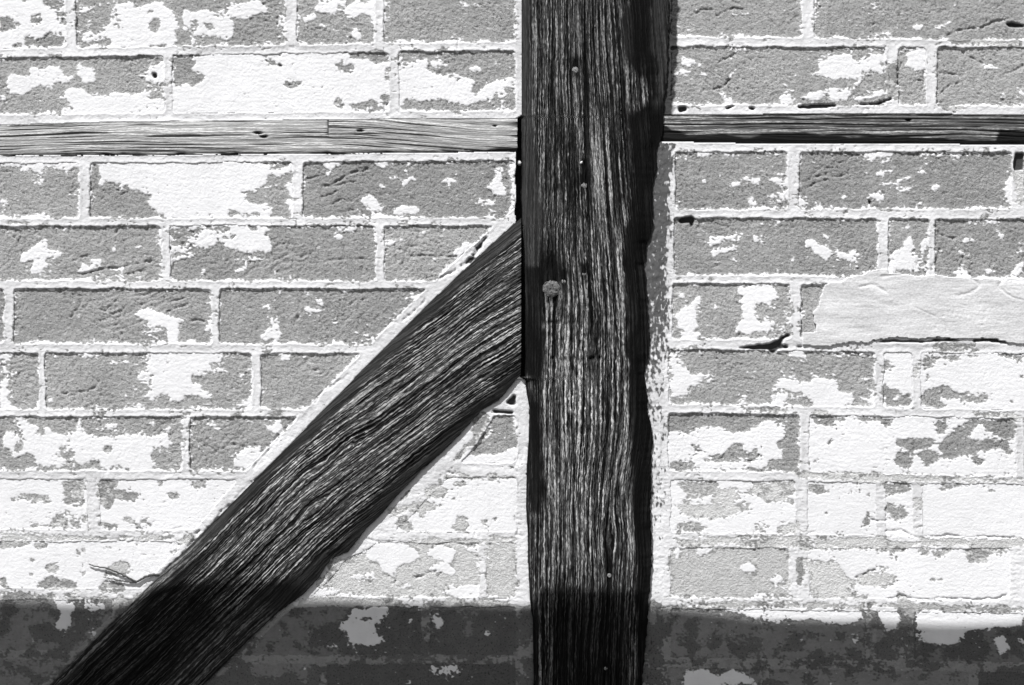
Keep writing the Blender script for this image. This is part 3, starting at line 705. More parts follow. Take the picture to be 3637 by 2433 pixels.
L b 0,1340 60,1330 160,1290 260,1300 230,1350 80,1370
L b 360,1400 440,1400 420,1450
L b 0,1450 60,1430 50,1500 10,1500
L b 540,1290 580,1265 650,1290 740,1300 750,1340 640,1350 560,1340
L b 800,1320 900,1340 980,1310 1000,1310 930,1360
L b 1030,1350 1070,1330 1060,1380
L b 950,1260 1000,1260 990,1285
L b 1190,1270 1400,1265 1410,1310 1340,1340 1250,1360 1190,1390
L b 1190,1470 1300,1460 1370,1480 1350,1500 1190,1500
L b 1620,1290 1680,1260 1820,1260 1730,1300 1650,1335
L b 2010,1290 2140,1330 2060,1330
L b 2270,1270 2344,1270 2320,1290
L g 1420,1380 1500,1380 1490,1500 1420,1500
P b 680,0 780,10 785,60 720,80 680,60
P b 570,100 605,20 605,110
P g 60,100 120,85 130,115 70,120
P g 160,105 270,80 285,135 200,140
P b 170,40 200,35 200,55
P b 385,35 405,30 400,45
P b 0,0 40,0 20,30 0,40
O b 810,90 880,80 970,110 900,130 820,120
O b 830,0 940,0 900,30 850,40
O g 790,0 1150,0 1100,50 980,70 860,60
P b 0,150 300,150 340,200 300,240 270,200 0,200
O b 1100,145 1280,150 1270,185 1130,170
O g 780,160 1100,150 1130,180 860,200
P g 340,160 600,150 700,170 840,180 830,200 600,210 350,210
P b 580,150 690,150 660,180 590,175
P g 840,160 1340,165 1340,205 850,190
O w 900,230 960,190 980,215 920,245
O w 1105,285 1140,275 1180,290 1190,330 1110,315
O w 1250,350 1290,330 1330,370 1310,395
P w 130,350 165,330 205,370 190,390 150,380
P w 0,280 50,280 65,330 0,320
P w 165,200 215,200 200,220
P w 60,420 150,415 100,430
O w 1180,430 1280,420 1220,440
O w 800,200 830,190 825,260 805,260
P b 250,260 300,250 300,330 280,400 260,380
P g 300,260 340,270 460,270 490,340 545,370 500,390 530,420 600,430 590,450 320,440 330,350
P g 540,350 600,310 700,320 740,345 690,390 640,400 545,375
P b 510,385 535,380 535,400
P b 640,375 690,365 690,390 650,400
P b 600,200 780,205 770,230 660,230
P b 820,220 860,195 890,200 890,245 850,240
P b 900,220 990,200 1000,230 950,245 905,240
P b 1050,220 1100,195 1170,200 1250,205 1260,240 1180,235 1170,280 1080,275 1070,245
P b 895,350 955,350 950,365 900,362
P b 680,255 745,250 740,262
P b 80,455 170,460 230,470 200,485 90,480
P b 590,490 610,460 640,470 600,500
P g 740,430 780,430 810,470 1340,490 1340,510 840,500 800,560 740,500
P g 200,470 580,470 580,490 250,490
O g 900,470 1050,460 1200,465 1200,485 950,485
P w 0,490 560,495 580,540 480,575 350,545 100,555 0,505
O w 800,490 1340,495 1340,545 1190,540 1000,500
O b 850,560 900,540 920,600 890,660 920,720 860,720 870,640 850,620
O b 960,620 990,590 1015,640 1010,680 960,680
O b 1055,680 1110,660 1160,630 1215,640 1215,700 1150,720 1060,720
O b 1240,700 1300,690 1280,715
P b 0,640 60,620 95,640 90,700 20,720 0,715
P b 200,660 240,605 280,620 290,690 210,700
P b 280,610 390,615 380,635 300,635
P b 290,710 380,680 385,730 300,730
P b 440,610 490,620 490,640 450,635
P b 500,690 580,690 575,720 510,730
P w 525,635 555,630 560,650 535,655
P w 270,640 290,635 285,655
P w 640,490 720,490 750,540 750,590 680,600 650,540
P b 640,680 680,620 740,620 750,650 700,690 740,700 720,730 640,740
P w 820,510 1340,510 1340,570 1060,600 1060,650 940,670 900,650 850,640 830,580
P b 920,690 1030,670 1060,600 1130,600 1170,640 1190,700 1080,740 930,720
P b 1210,590 1260,580 1290,640 1300,720 1250,700
P b 820,720 900,650 915,700 860,735
P w 1200,640 1240,620 1280,680 1230,720 1210,690
P b 1300,600 1340,570 1340,760 1300,720
P w 1310,635 1335,630 1335,665 1310,660
P b 585,545 640,550 640,740 590,740
P b 750,560 820,560 820,740 755,740
P b 230,740 340,740 450,735 430,760 300,780
P b 0,760 150,790 160,810 60,800
P b 280,830 310,790 360,800 360,858 290,858
P b 80,858 150,820 200,850 200,858
P w 0,800 40,820 75,858 0,858
O w 840,858 850,790 960,785 1000,815 1080,780 1130,800 1200,858
O b 980,775 1030,780 1020,815 985,810
O b 1130,770 1240,780 1280,805 1200,810
O b 850,730 980,725 990,750 860,755
J d 2100,600 2120,560 2145,545 2165,515 2185,535 2180,575 2195,590 2160,605 2130,600
J d 1990,640 2080,655 2170,650 2170,682 2000,675
"""
CRACKS = """
B 5 1 1145,835 1092,892 1095,930 1120,972
B 4 .7 1950,420 1945,500 1962,560
B 4 .6 1820,430 1842,530
B 3 .6 1710,350 1705,410
B 3 .6 1960,350 1925,412
C 4 .7 1760,525 1850,480 1920,420
C 5 .9 1640,765 1720,745 1790,710 1860,660
C 4 .6 1540,125 1620,85 1700,70
C 4 .8 1740,125 1830,95 1900,55 1960,75
C 3 .6 1480,740 1500,800
D 5 .8 1710,300 1760,270 1830,240 1960,225 2060,200 2120,165 2180,165
D 4 .9 1190,385 1185,440 1210,500 1195,600 1190,760
D 5 .9 1325,520 1310,620 1295,700
D 4 .7 1505,600 1512,720
D 4 .7 1840,410 1858,500 1850,620 1800,635 1690,610
D 4 .6 1650,780 1720,720 1800,690
D 4 .6 1900,480 1980,520 2060,590
D 4 .6 2150,640 2250,590 2344,540
D 4 .5 245,165 265,290
D 3 .5 1390,720 1430,685 1490,670
H 4 .8 520,240 620,215 690,195 740,145
H 4 .7 570,290 650,260 710,235
H 4 .8 750,200 830,198 890,180
H 4 .6 560,230 640,150 690,100
H 4 .6 940,10 860,80 700,130
H 4 .6 1640,690 1760,720 1800,700
H 4 .6 1650,780 1620,850 1580,960
H 3 .5 1830,960 1850,830
H 5 .8 1610,620 1640,690
E 4 .8 985,640 960,740
E 4 .6 865,690 830,765
E 5 .9 590,1020 700,1010 820,990 900,970 1000,965
E 4 .8 1000,960 1060,945 1140,935
E 4 .8 1200,920 1280,895
E 4 .7 600,900 700,870 760,870
E 4 .7 1060,1020 1140,1000 1220,995
E 3 .5 170,690 165,800
E 4 .7 880,1320 940,1270 970,1230
E 4 .7 580,1380 610,1320 660,1280
E 4 .7 870,1400 940,1350 1020,1330
E 4 .7 1380,1340 1480,1290 1560,1270
E 4 .7 1400,1270 1480,1230 1540,1215
E 4 .7 1580,1400 1640,1385 1700,1395
E 4 .6 1430,1130 1560,1130
E 5 .9 1420,790 1450,900 1420,1000
F 5 .9 570,375 640,345 700,325
F 5 .9 660,265 720,230 760,200 860,155 960,138
F 4 .7 450,215 560,200 600,190
F 4 .7 560,290 700,270 850,245
F 4 .6 650,430 760,395 830,400
F 4 .6 690,520 800,480 840,480
F 4 .6 490,830 480,870
F 4 .8 620,900 740,905 900,895 960,890
F 4 .7 1310,870 1500,865 1700,870
F 4 .7 910,965 895,1025
F 4 .5 740,780 750,890
F 4 .6 870,1330 910,1240 1000,1190
F 4 .6 370,1230 390,1330 340,1430
F 4 .6 750,1290 800,1270 870,1225
F 13 1.5 1940,725 1870,800 1832,858
F 15 1.5 1832,885 1740,945
F 6 1 1690,970 1600,1030 1540,1070
F 4 .8 1420,1230 1400,1275 1320,1340 1230,1410
F 4 .7 1190,1420 1110,1470
I 4 .7 520,510 600,495 700,490 800,460
I 4 .6 540,540 640,520
I 4 .6 490,420 485,470
I 4 .6 240,520 245,590
I 4 .6 1700,950 1730,870
I 4 .6 1870,965 1920,950 2030,960
I 4 .6 1900,460 1990,480
I 4 .6 2260,420 2300,380
I 4 .8 2344,870 2250,970 2150,1080 2120,1120
I 4 .8 2190,1180 2100,1250 1990,1360 1900,1440 1840,1495
I 5 .8 690,1400 700,1450
I 4 .7 810,1230 800,1330
J 4 .7 785,345 640,460 540,540 500,580
J 4 .7 370,690 200,870 60,1060
J 5 .8 1600,1160 1710,1190
J 4 .7 2205,1000 2200,1150 2205,1300
K 4 .8 215,860 190,960 200,1000
M 7 1.1 1660,215 1630,240 1620,290 1530,380 1510,430 1440,490 1340,580
M 5 .9 1930,0 1850,60 1700,205
M 3 .6 1360,235 1430,215 1500,190
N 4 .8 2185,100 2200,190 2185,250 2240,262
N 3 .5 1560,320 1700,330 1830,330
N 4 .7 950,290 1050,305 1180,310
N 4 .6 1860,220 1840,250
N 4 .6 1340,600 1400,590 1450,560 1520,555
N 4 .7 1170,570 1200,625 1140,660
P 3 .8 540,348 580,325 635,305
P 4 .9 690,448 740,432 800,440 860,452 940,450 1030,446 1120,444 1200,447 1260,432
P 4 .8 310,138 340,132
P 4 .8 615,72 685,72
P 4 .7 680,125 760,122 830,155 930,155 970,142 1060,158 1300,152
O 4 .8 760,488 800,485 870,482 950,475
O 3 .6 745,460 740,490
L 5 .9 720,120 760,95 800,80 900,90
"""
TIMBER = """
C k 1020,-600 1020,60 960,160 960,380 985,500 1060,600 1140,640 1200,780 1160,900 1000,970 1000,1080 1030,1300 1050,1500 1420,1500 1420,-600
G k 1040,0 1050,400 990,620 970,900 990,1100 1015,1500 1300,1500 1300,0
K k 1005,0 1020,600 1035,1000 1040,1500 1300,1500 1300,0
O k 602,0 606,200 612,300 620,1300 740,1300 740,0
C m 1200,-600 1350,-600 1340,300 1325,700 1245,950 1225,860 1270,600 1205,400
C m 110,-600 190,-600 205,900 235,1500 60,1500
G m 60,0 245,0 285,500 290,800 230,1000 60,1000
G k 230,960 400,970 400,1060 300,1085 220,1060
G k 100,940 300,960 300,1120 290,1200 310,1500 100,1500
K k 100,0 330,0 310,300 250,450 230,400 170,380
K k 200,560 260,580 300,1000 290,1500 190,1500 190,900
"""
# where the edge of the shade falls on the wall (photo px): the added canopy board's front edge is shaped to it
EDGE = [2140, 2136, 2150, 2140, 2122, 2140, 2158, 2160, 2176, 2202, 2204, 2220, 2210, 2240]

W = np.ones(SH, np.float32); G = np.zeros(SH, np.float32); DK = np.zeros(SH, np.float32); CR = np.zeros(SH, np.float32)
SDF = np.full(SH, 500.0, np.float32)          # px distance to the nearest brick face outline (negative inside a brick)
wx = 7.5 * fbm(GX, GY, 70.0, 3, 11) + 2.2 * perlin(GX / 12.0, GY / 12.0, 13)
wy = 7.0 * fbm(GX, GY, 70.0, 3, 12) + 2.2 * perlin(GX / 12.0, GY / 12.0, 14)
BRICKS = []
for ci, c in enumerate(COURSES):
    for (x0, x1, base) in c[4]:
        BRICKS.append((c, x0, x1, base))
        xm = 0.5 * (x0 + x1)
        ya, yb = min(top_of(c, x0), top_of(c, x1)), max(bot_of(c, x0), bot_of(c, x1))
        sl = window(x0 - 45, x1 + 45, ya - 45, yb + 45)
        X = GX[sl] + wx[sl]; Y = GY[sl] + wy[sl]
        yt, yo = top_of(c, X), bot_of(c, X)
        dx = np.maximum(x0 - X, X - x1); dy = np.maximum(yt - Y, Y - yo)
        r = 9.0
        qx, qy = dx + r, dy + r
        d = np.hypot(np.maximum(qx, 0), np.maximum(qy, 0)) + np.minimum(np.maximum(qx, qy), 0) - r
        d = np.maximum(d, -brick_clip(c[0], GX[sl], GY[sl]))
        SDF[sl] = np.minimum(SDF[sl], d)
        ins = d < 0
        if base != 'w':
            W[sl][ins] = 0.0
            G[sl][ins] = 1.0 if base == 'g' else 0.0

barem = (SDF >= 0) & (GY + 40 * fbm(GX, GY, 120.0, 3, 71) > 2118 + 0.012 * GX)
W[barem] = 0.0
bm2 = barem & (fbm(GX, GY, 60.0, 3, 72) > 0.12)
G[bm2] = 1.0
outside = (GX < -25) | (GX > 3662) | (GY < -25) | (GY > 2458)
wild = fbm(GX, GY, 260.0, 4, 77) + 0.02 > 0.06
W = np.where(outside & (SDF < 0), wild.astype(np.float32), W)

for line in PATCHES.strip().splitlines():
    t = line.split()
    p = pts_of(t[0], t[2:])
    a = np.array(p)
    sl = window(a[:, 0].min() - 4, a[:, 0].max() + 4, a[:, 1].min() - 4, a[:, 1].max() + 4)
    m = inpoly(p, GX[sl], GY[sl])
    k = t[1]
    if k == 'w':
        W[sl][m] = 1.0; G[sl][m] = 0.0
    elif k == 'b':
        W[sl][m] = 0.0; G[sl][m] = 0.0
    elif k == 'g':
        W[sl][m] = 0.0; G[sl][m] = 1.0
    elif k == 'd':
        DK[sl][m] = 1.0

for line in CRACKS.strip().splitlines():
    t = line.split()
    p = pts_of(t[0], t[3:]); wd = float(t[1]); dep = float(t[2])
    for (xa, ya), (xb, yb) in zip(p[:-1], p[1:]):
        sl = window(min(xa, xb) - 20, max(xa, xb) + 20, min(ya, yb) - 20, max(ya, yb) + 20)
        X = GX[sl] + 1.6 * wx[sl]; Y = GY[sl] + 1.6 * wy[sl]
        L2 = (xb - xa) ** 2 + (yb - ya) ** 2
        u = np.clip(((X - xa) * (xb - xa) + (Y - ya) * (yb - ya)) / max(L2, 1e-6), 0, 1)
        dd = np.hypot(X - xa - u * (xb - xa), Y - ya - u * (yb - ya))
        CR[sl] = np.maximum(CR[sl], dep * (1 - sstep(wd * 0.2, wd * 0.62 + 1.6, dd)) * (0.45 + 0.55 * sstep(-0.3, 0.15, perlin(X / 26.0, Y / 26.0, 73))))

# drag of the brush and flaking: warp, soften, then roughen the outlines
def warp(r, amp, sx=1.0):
    return samp(r, GX + amp * sx * fbm(GX, GY, 50.0, 3, 31), GY + amp * fbm(GX, GY, 50.0, 3, 32))
rag = 1.35 * fbm(GX / 1.7, GY, 26.0, 3, 41, 0.8) + 0.85 * perlin(GX / 10.0, GY / 6.5, 45)
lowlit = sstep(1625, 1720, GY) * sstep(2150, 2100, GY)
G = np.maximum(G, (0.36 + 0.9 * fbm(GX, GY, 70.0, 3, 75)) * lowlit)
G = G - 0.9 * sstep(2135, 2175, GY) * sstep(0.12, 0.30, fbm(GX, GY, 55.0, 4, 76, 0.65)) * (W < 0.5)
Wide = blur(warp(W, 14.0), 5, 2)
W = blur(warp(W, 7.0), 1, 2) ; G = blur(warp(G, 9.0), 3)
spk = perlin(GX / 60.0, GY / 40.0, 47)
lace = sstep(0.0, 0.30, fbm(GX, GY, 150.0, 2, 55))
mixw = 0.38 + 0.47 * lace
FWb = W * (1 - mixw) + Wide * mixw
FWb = np.minimum(np.maximum(FWb, 0.80 * W), 1 - 0.80 * (1 - W))
FW = FWb + rag * (1 + 0.9 * lace) * (0.45 + 0.35 * sstep(0.0, 0.5, spk)) * (0.12 + 0.88 * np.clip(4 * FWb * (1 - FWb) + 0.15, 0, 1))
FG = G * 0.92 + 0.75 * rag * (0.45 + 0.7 * np.clip(4 * G * (1 - G) + 0.3, 0, 1))
# specks of paint left in the brick's hollows and pinholes in the paint
FW = FW + 0.60 * sstep(0.42, 0.62, perlin(GX / 17.0, GY / 8.0, 51)) * sstep(0.02, 0.30, fbm(GX, GY, 130.0, 2, 52)) * (W < 0.3)
FW = FW + 0.55 * sstep(0.46, 0.66, perlin((GX + 0.5 * GY) / 34.0, (GY - 0.35 * GX) / 7.0, 56)) * sstep(0.05, 0.30, fbm(GX, GY, 110.0, 2, 57)) * (W < 0.3) * (SDF < -4)
FW = FW - 0.60 * sstep(0.42, 0.60, perlin(GX / 12.0, GY / 7.0, 53)) * sstep(-0.05, 0.28, fbm(GX, GY, 120.0, 2, 54)) * (W > 0.7)
bj = (SDF > -2) & (SDF < 24) & (GY > -400)
bj &= ~((np.abs(BR_U(GY) - GX) < 150) & (GY > 560) & (GY < 2100))
FW = FW - 0.62 * sstep(0.22, 0.50, fbm(GX / 3.0, GY, 19.0, 3, 58, 0.7) + 0.25 * fbm(GX, GY, 200.0, 2, 59)) * bj
FG = FG + 0.5 * bj * (fbm(GX, GY, 90.0, 2, 60) > -0.1)
DKs = blur(warp(DK, 6.0), 1)
# black timber paint smeared on the pointing beside the post below the rail
ST = np.zeros(SH, np.float32)
dr = GX - POST_R(GY)
strength = np.interp(GY, [505, 512, 700, 1000, 1150, 1250, 1400, 1600, 1680, 1790, 1830, 1880, 2080, 2800], [0, 1, 1, .95, .75, .62, .5, .24, .42, .44, .3, .16, .08, .5])
lim = np.interp(GY, [500, 760, 1000, 1300, 1700, 2100], [64, 70, 88, 74, 60, 60])
stn = 0.55 * fbm(GX * 1.4, GY * 0.45, 15.0, 3, 61, 0.7) + 0.35 * perlin(GX / 7.0, GY / 16.0, 62)
ST = np.clip(sstep(lim + 22, lim - 34, dr + 18 * fbm(GX, GY, 50.0, 3, 64)) * (dr > -20) * strength * 0.84 + stn * 1.3 * sstep(lim + 40, lim - 20, dr) * (dr > -20), 0, 1) * (GY > 505)
up = sstep(46, 22, dr + 16 * fbm(GX, GY, 40.0, 2, 63)) * (GY < 415) * (dr > -20)  # post's cast shadow painted as a dark strip above the rail
POST_SHADE = up

LOW = sstep(1640, 1740, GY)                    # the lower courses lie under a thick smooth coat
PL = inpoly(PLASTER, GX + 1.5 * wx, GY + 1.5 * wy)

def wall_micro(X, Y):
    """brick skin: pores, dragged creases"""
    n = 0.55 * fbm(X, Y, 80.0, 3, 101) + 0.80 * fbm(X, Y, 17.0, 2, 102, 0.85)
    ang = 0.35 + 0.5 * perlin(X / 420.0, Y / 300.0, 103)
    u = X * np.cos(ang) - Y * np.sin(ang); v = X * np.sin(ang) + Y * np.cos(ang)
    v = v + 9 * perlin(X / 60.0, Y / 60.0, 104)
    r = 1 - np.abs(perlin(u / 75.0, v / 13.0, 105)) * 2.2
    cre = np.clip(r, 0, 1) ** 6 * sstep(-0.12, 0.25, fbm(X, Y, 210.0, 2, 106))
    pit = sstep(0.42, 0.7, perlin(X / 10.0, Y / 10.0, 107))
    return n - 1.5 * cre - 0.95 * pit

def brick_depth(X, Y, tilt):
    m = wall_micro(X, Y)
    w = sstep(0.42, 0.62, samp(FW, X, Y)); g = sstep(0.4, 0.65, samp(FG, X, Y)) * (1 - w)
    cover = np.clip(w + 0.6 * g, 0, 1)
    low = samp(LOW, X, Y)
    strokes = 0.16 * fbm(X / 7.0, Y, 8.0, 2, 108) + 0.10 * perlin(X / 9.0, Y / 9.0, 109)
    d = (m * (1 - 0.84 * cover) + strokes * cover) * (1 - 0.25 * low) + (0.55 * w + 0.25 * g) * (1 - 0.35 * low) + tilt * (1 - 0.6 * low)
    d = d - 3.0 * samp(CR, X, Y) - 4.0 * sstep(0.3, 0.7, samp(DKs, X, Y))
    return d

inb = (SDF < -2) & (SDF > -22)
WBn = blur(np.where(inb, (FW > 0.5) * 1.0, 0.0), 6); WBd = blur(inb * 1.0, 6)
WB = np.clip(WBn / np.maximum(WBd, 0.03), 0, 1) * sstep(0.0, 0.05, WBd)

def mortar_depth(X, Y):
    s = samp(SDF, X, Y)
    low = samp(LOW, X, Y)
    w = sstep(0.42, 0.62, samp(FW, X, Y))
    # strap pointing: slightly hollow face, raised lower lip
    lip = sstep(-3.0, 4.0, s) * sstep(13.0, 5.0, s)
    chips = sstep(0.25, 0.6, fbm(X, Y, 46.0, 3, 121))
    wb = samp(WB, X, Y) * (1 - low)
    prd = 1.25 + 0.5 * fbm(X, Y, 170.0, 2, 128)
    top = prd * (1 - 0.75 * low) * (1 - 0.65 * wb) + 0.35 * lip * (1 - low) - 0.7 * chips * (1 - low) + 0.35 * fbm(X, Y, 120.0, 2, 122)
    rough = 0.30 * fbm(X / 1.8, Y, 20.0, 3, 123, 0.7) * (1 + 1.0 * low) + 0.28 * perlin(X / 9.0, Y / 8.0, 124)
    brush = 0.22 * low * perlin(X / 60.0 + 2 * perlin(X / 90.0, Y / 90.0, 126), Y / 7.0, 125)
    d = top + rough + brush + 0.35 * w
    far = sstep(26.0, 60.0, s)                  # broad fillets along the timbers: trowel ridges
    d = d + far * (0.4 * fbm(X + Y, (X - Y) * 0.25, 40.0, 3, 127))
    e = sstep(-5.0 - 3.5 * low, 1.5 - 4.0 * low, s)
    d = -6.0 + (d + 6.0) * e
    d = d + 1.1 * samp(ST, X, Y) * (fbm(X, Y * 0.5, 16.0, 2, 129, 0.8)) * sstep(0, 6, s)
    return d - 2.2 * samp(CR, X, Y) - 4.5 * sstep(0.3, 0.7, samp(DKs, X, Y))

# ------------------------------------------------------------------ materials
def nodes_of(name):
    m = bpy.data.materials.new(name)
    m.use_nodes = True
    nt = m.node_tree
    b = nt.nodes['Principled BSDF']
    return m, nt.nodes, nt.links, b

def attr(N, name):
    a = N.new('ShaderNodeAttribute'); a.attribute_name = name
    return a.outputs['Fac']

def math_n(N, L, op, a, b=None, clamp=False):
    n = N.new('ShaderNodeMath'); n.operation = op; n.use_clamp = clamp
    for i, v in enumerate((a, b)):
        if v is None:
            continue
        if isinstance(v, (int, float)):
            n.inputs[i].default_value = v
        else:
            L.new(v, n.inputs[i])
    return n.outputs[0]

def noise_n(N, L, vec, scale, detail=2.0, rough=0.55):
    n = N.new('ShaderNodeTexNoise'); n.inputs['Scale'].default_value = scale
    n.inputs['Detail'].default_value = detail; n.inputs['Roughness'].default_value = rough
    if vec is not None:
        L.new(vec, n.inputs['Vector'])
    return n.outputs['Fac']

def step_n(N, L, v, lo, hi):
    n = N.new('ShaderNodeMapRange'); n.interpolation_type = 'SMOOTHSTEP'
    L.new(v, n.inputs['Value'])
    n.inputs['From Min'].default_value = lo; n.inputs['From Max'].default_value = hi
    return n.outputs['Result']

def mix_n(N, L, f, a, b):
    n = N.new('ShaderNodeMix'); n.data_type = 'RGBA'
    if isinstance(f, (int, float)):
        n.inputs[0].default_value = f
    else:
        L.new(f, n.inputs[0])
    for i, v in ((6, a), (7, b)):
        if isinstance(v, (int, float)):
            n.inputs[i].default_value = (v, v, v * 1.008, 1)
        else:
            L.new(v, n.inputs[i])
    return n.outputs[2]

def wall_material(name, bare_lo, bare_hi, p_lo=0.70, p_hi=0.79):
    m, N, L, b = nodes_of(name)
    pos = N.new('ShaderNodeNewGeometry').outputs['Position']
    fine = noise_n(N, L, pos, 620.0, 3.0, 0.65)
    mid = noise_n(N, L, pos, 60.0, 3.0, 0.6)
    big = noise_n(N, L, pos, 9.0, 3.0, 0.5)
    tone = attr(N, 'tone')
    bl = N.new('ShaderNodeMapRange'); L.new(math_n(N, L, 'ADD', math_n(N, L, 'MULTIPLY', mid, 0.6), math_n(N, L, 'MULTIPLY', fine, 0.4)), bl.inputs['Value'])
    bl.inputs['From Min'].default_value = 0.3; bl.inputs['From Max'].default_value = 0.7
    bl.inputs['To Min'].default_value = bare_lo; bl.inputs['To Max'].default_value = bare_hi
    pore = step_n(N, L, noise_n(N, L, pos, 420.0, 2.0, 0.6), 0.30, 0.46)
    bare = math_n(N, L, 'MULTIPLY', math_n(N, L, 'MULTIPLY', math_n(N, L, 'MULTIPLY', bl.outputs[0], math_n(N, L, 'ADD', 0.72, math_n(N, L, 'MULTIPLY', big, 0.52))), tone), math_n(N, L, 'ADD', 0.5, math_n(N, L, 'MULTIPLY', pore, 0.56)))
    comb = N.new('ShaderNodeCombineColor')
    for i in range(3):
        L.new(bare, comb.inputs[i])
    col = comb.outputs[0]
    fin2 = noise_n(N, L, pos, 300.0, 4.0, 0.75)
    jit = math_n(N, L, 'MULTIPLY', math_n(N, L, 'SUBTRACT', fin2, 0.5), 0.9)
    mott = noise_n(N, L, pos, 150.0, 5.0, 0.75)
    washv = N.new('ShaderNodeMapRange'); L.new(math_n(N, L, 'ADD', math_n(N, L, 'MULTIPLY', mid, 0.45), math_n(N, L, 'MULTIPLY', mott, 0.55)), washv.inputs['Value'])
    washv.inputs['From Min'].default_value = 0.3; washv.inputs['From Max'].default_value = 0.7
    washv.inputs['To Min'].default_value = 0.50; washv.inputs['To Max'].default_value = 0.78
    wc = N.new('ShaderNodeCombineColor')
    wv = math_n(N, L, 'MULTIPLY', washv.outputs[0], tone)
    for i in range(3):
        L.new(wv, wc.inputs[i])
    g = step_n(N, L, math_n(N, L, 'ADD', attr(N, 'wash'), jit), 0.30, 0.75)
    col = mix_n(N, L, g, col, wc.outputs[0])
    res = step_n(N, L, math_n(N, L, 'ADD', attr(N, 'paint'), math_n(N, L, 'MULTIPLY', jit, 1.5)), 0.12, 0.62)
    col = mix_n(N, L, math_n(N, L, 'MULTIPLY', res, 0.62), col, wc.outputs[0])
    w = step_n(N, L, math_n(N, L, 'ADD', attr(N, 'paint'), jit), 0.38, 0.64)
    pv = N.new('ShaderNodeMapRange'); L.new(math_n(N, L, 'ADD', math_n(N, L, 'MULTIPLY', big, 0.5), math_n(N, L, 'MULTIPLY', mid, 0.5)), pv.inputs['Value'])
    pv.inputs['From Min'].default_value = 0.35; pv.inputs['From Max'].default_value = 0.65
    pv.inputs['To Min'].default_value = p_lo; pv.inputs['To Max'].default_value = p_hi
    pc = N.new('ShaderNodeCombineColor')
    for i in range(3):
        L.new(math_n(N, L, 'MULTIPLY', pv.outputs[0], (0.992, 0.992, 1.012)[i]), pc.inputs[i])
    col = mix_n(N, L, w, col, pc.outputs[0])
    s = step_n(N, L, math_n(N, L, 'ADD', attr(N, 'stain'), math_n(N, L, 'MULTIPLY', jit, 0.8)), 0.30, 0.62)
    col = mix_n(N, L, math_n(N, L, 'MULTIPLY', s, 0.93), col, 0.055)
    dk = step_n(N, L, attr(N, 'dirt_shade'), 0.2, 0.8)
    col = mix_n(N, L, dk, col, 0.05)
    L.new(col, b.inputs['Base Color'])
    b.inputs['Roughness'].default_value = 0.92
    b.inputs['Specular IOR Level'].default_value = 0.15
    bump = N.new('ShaderNodeBump'); bump.inputs['Strength'].default_value = 1.0
    bump.inputs['Distance'].default_value = 0.0032
    grain = noise_n(N, L, pos, 330.0, 4.0, 0.8)
    gr2 = math_n(N, L, 'MULTIPLY', grain, math_n(N, L, 'SUBTRACT', 1.0, math_n(N, L, 'MULTIPLY', w, 0.78)))
    L.new(math_n(N, L, 'ADD', gr2, math_n(N, L, 'MULTIPLY', w, 0.5)), bump.inputs['Height'])
    L.new(bump.outputs[0], b.inputs['Normal'])
    return m

M_BRICK = wall_material('painted_brick', 0.30, 0.45)
M_MORTAR = wall_material('painted_mortar', 0.24, 0.36, 0.56, 0.74)

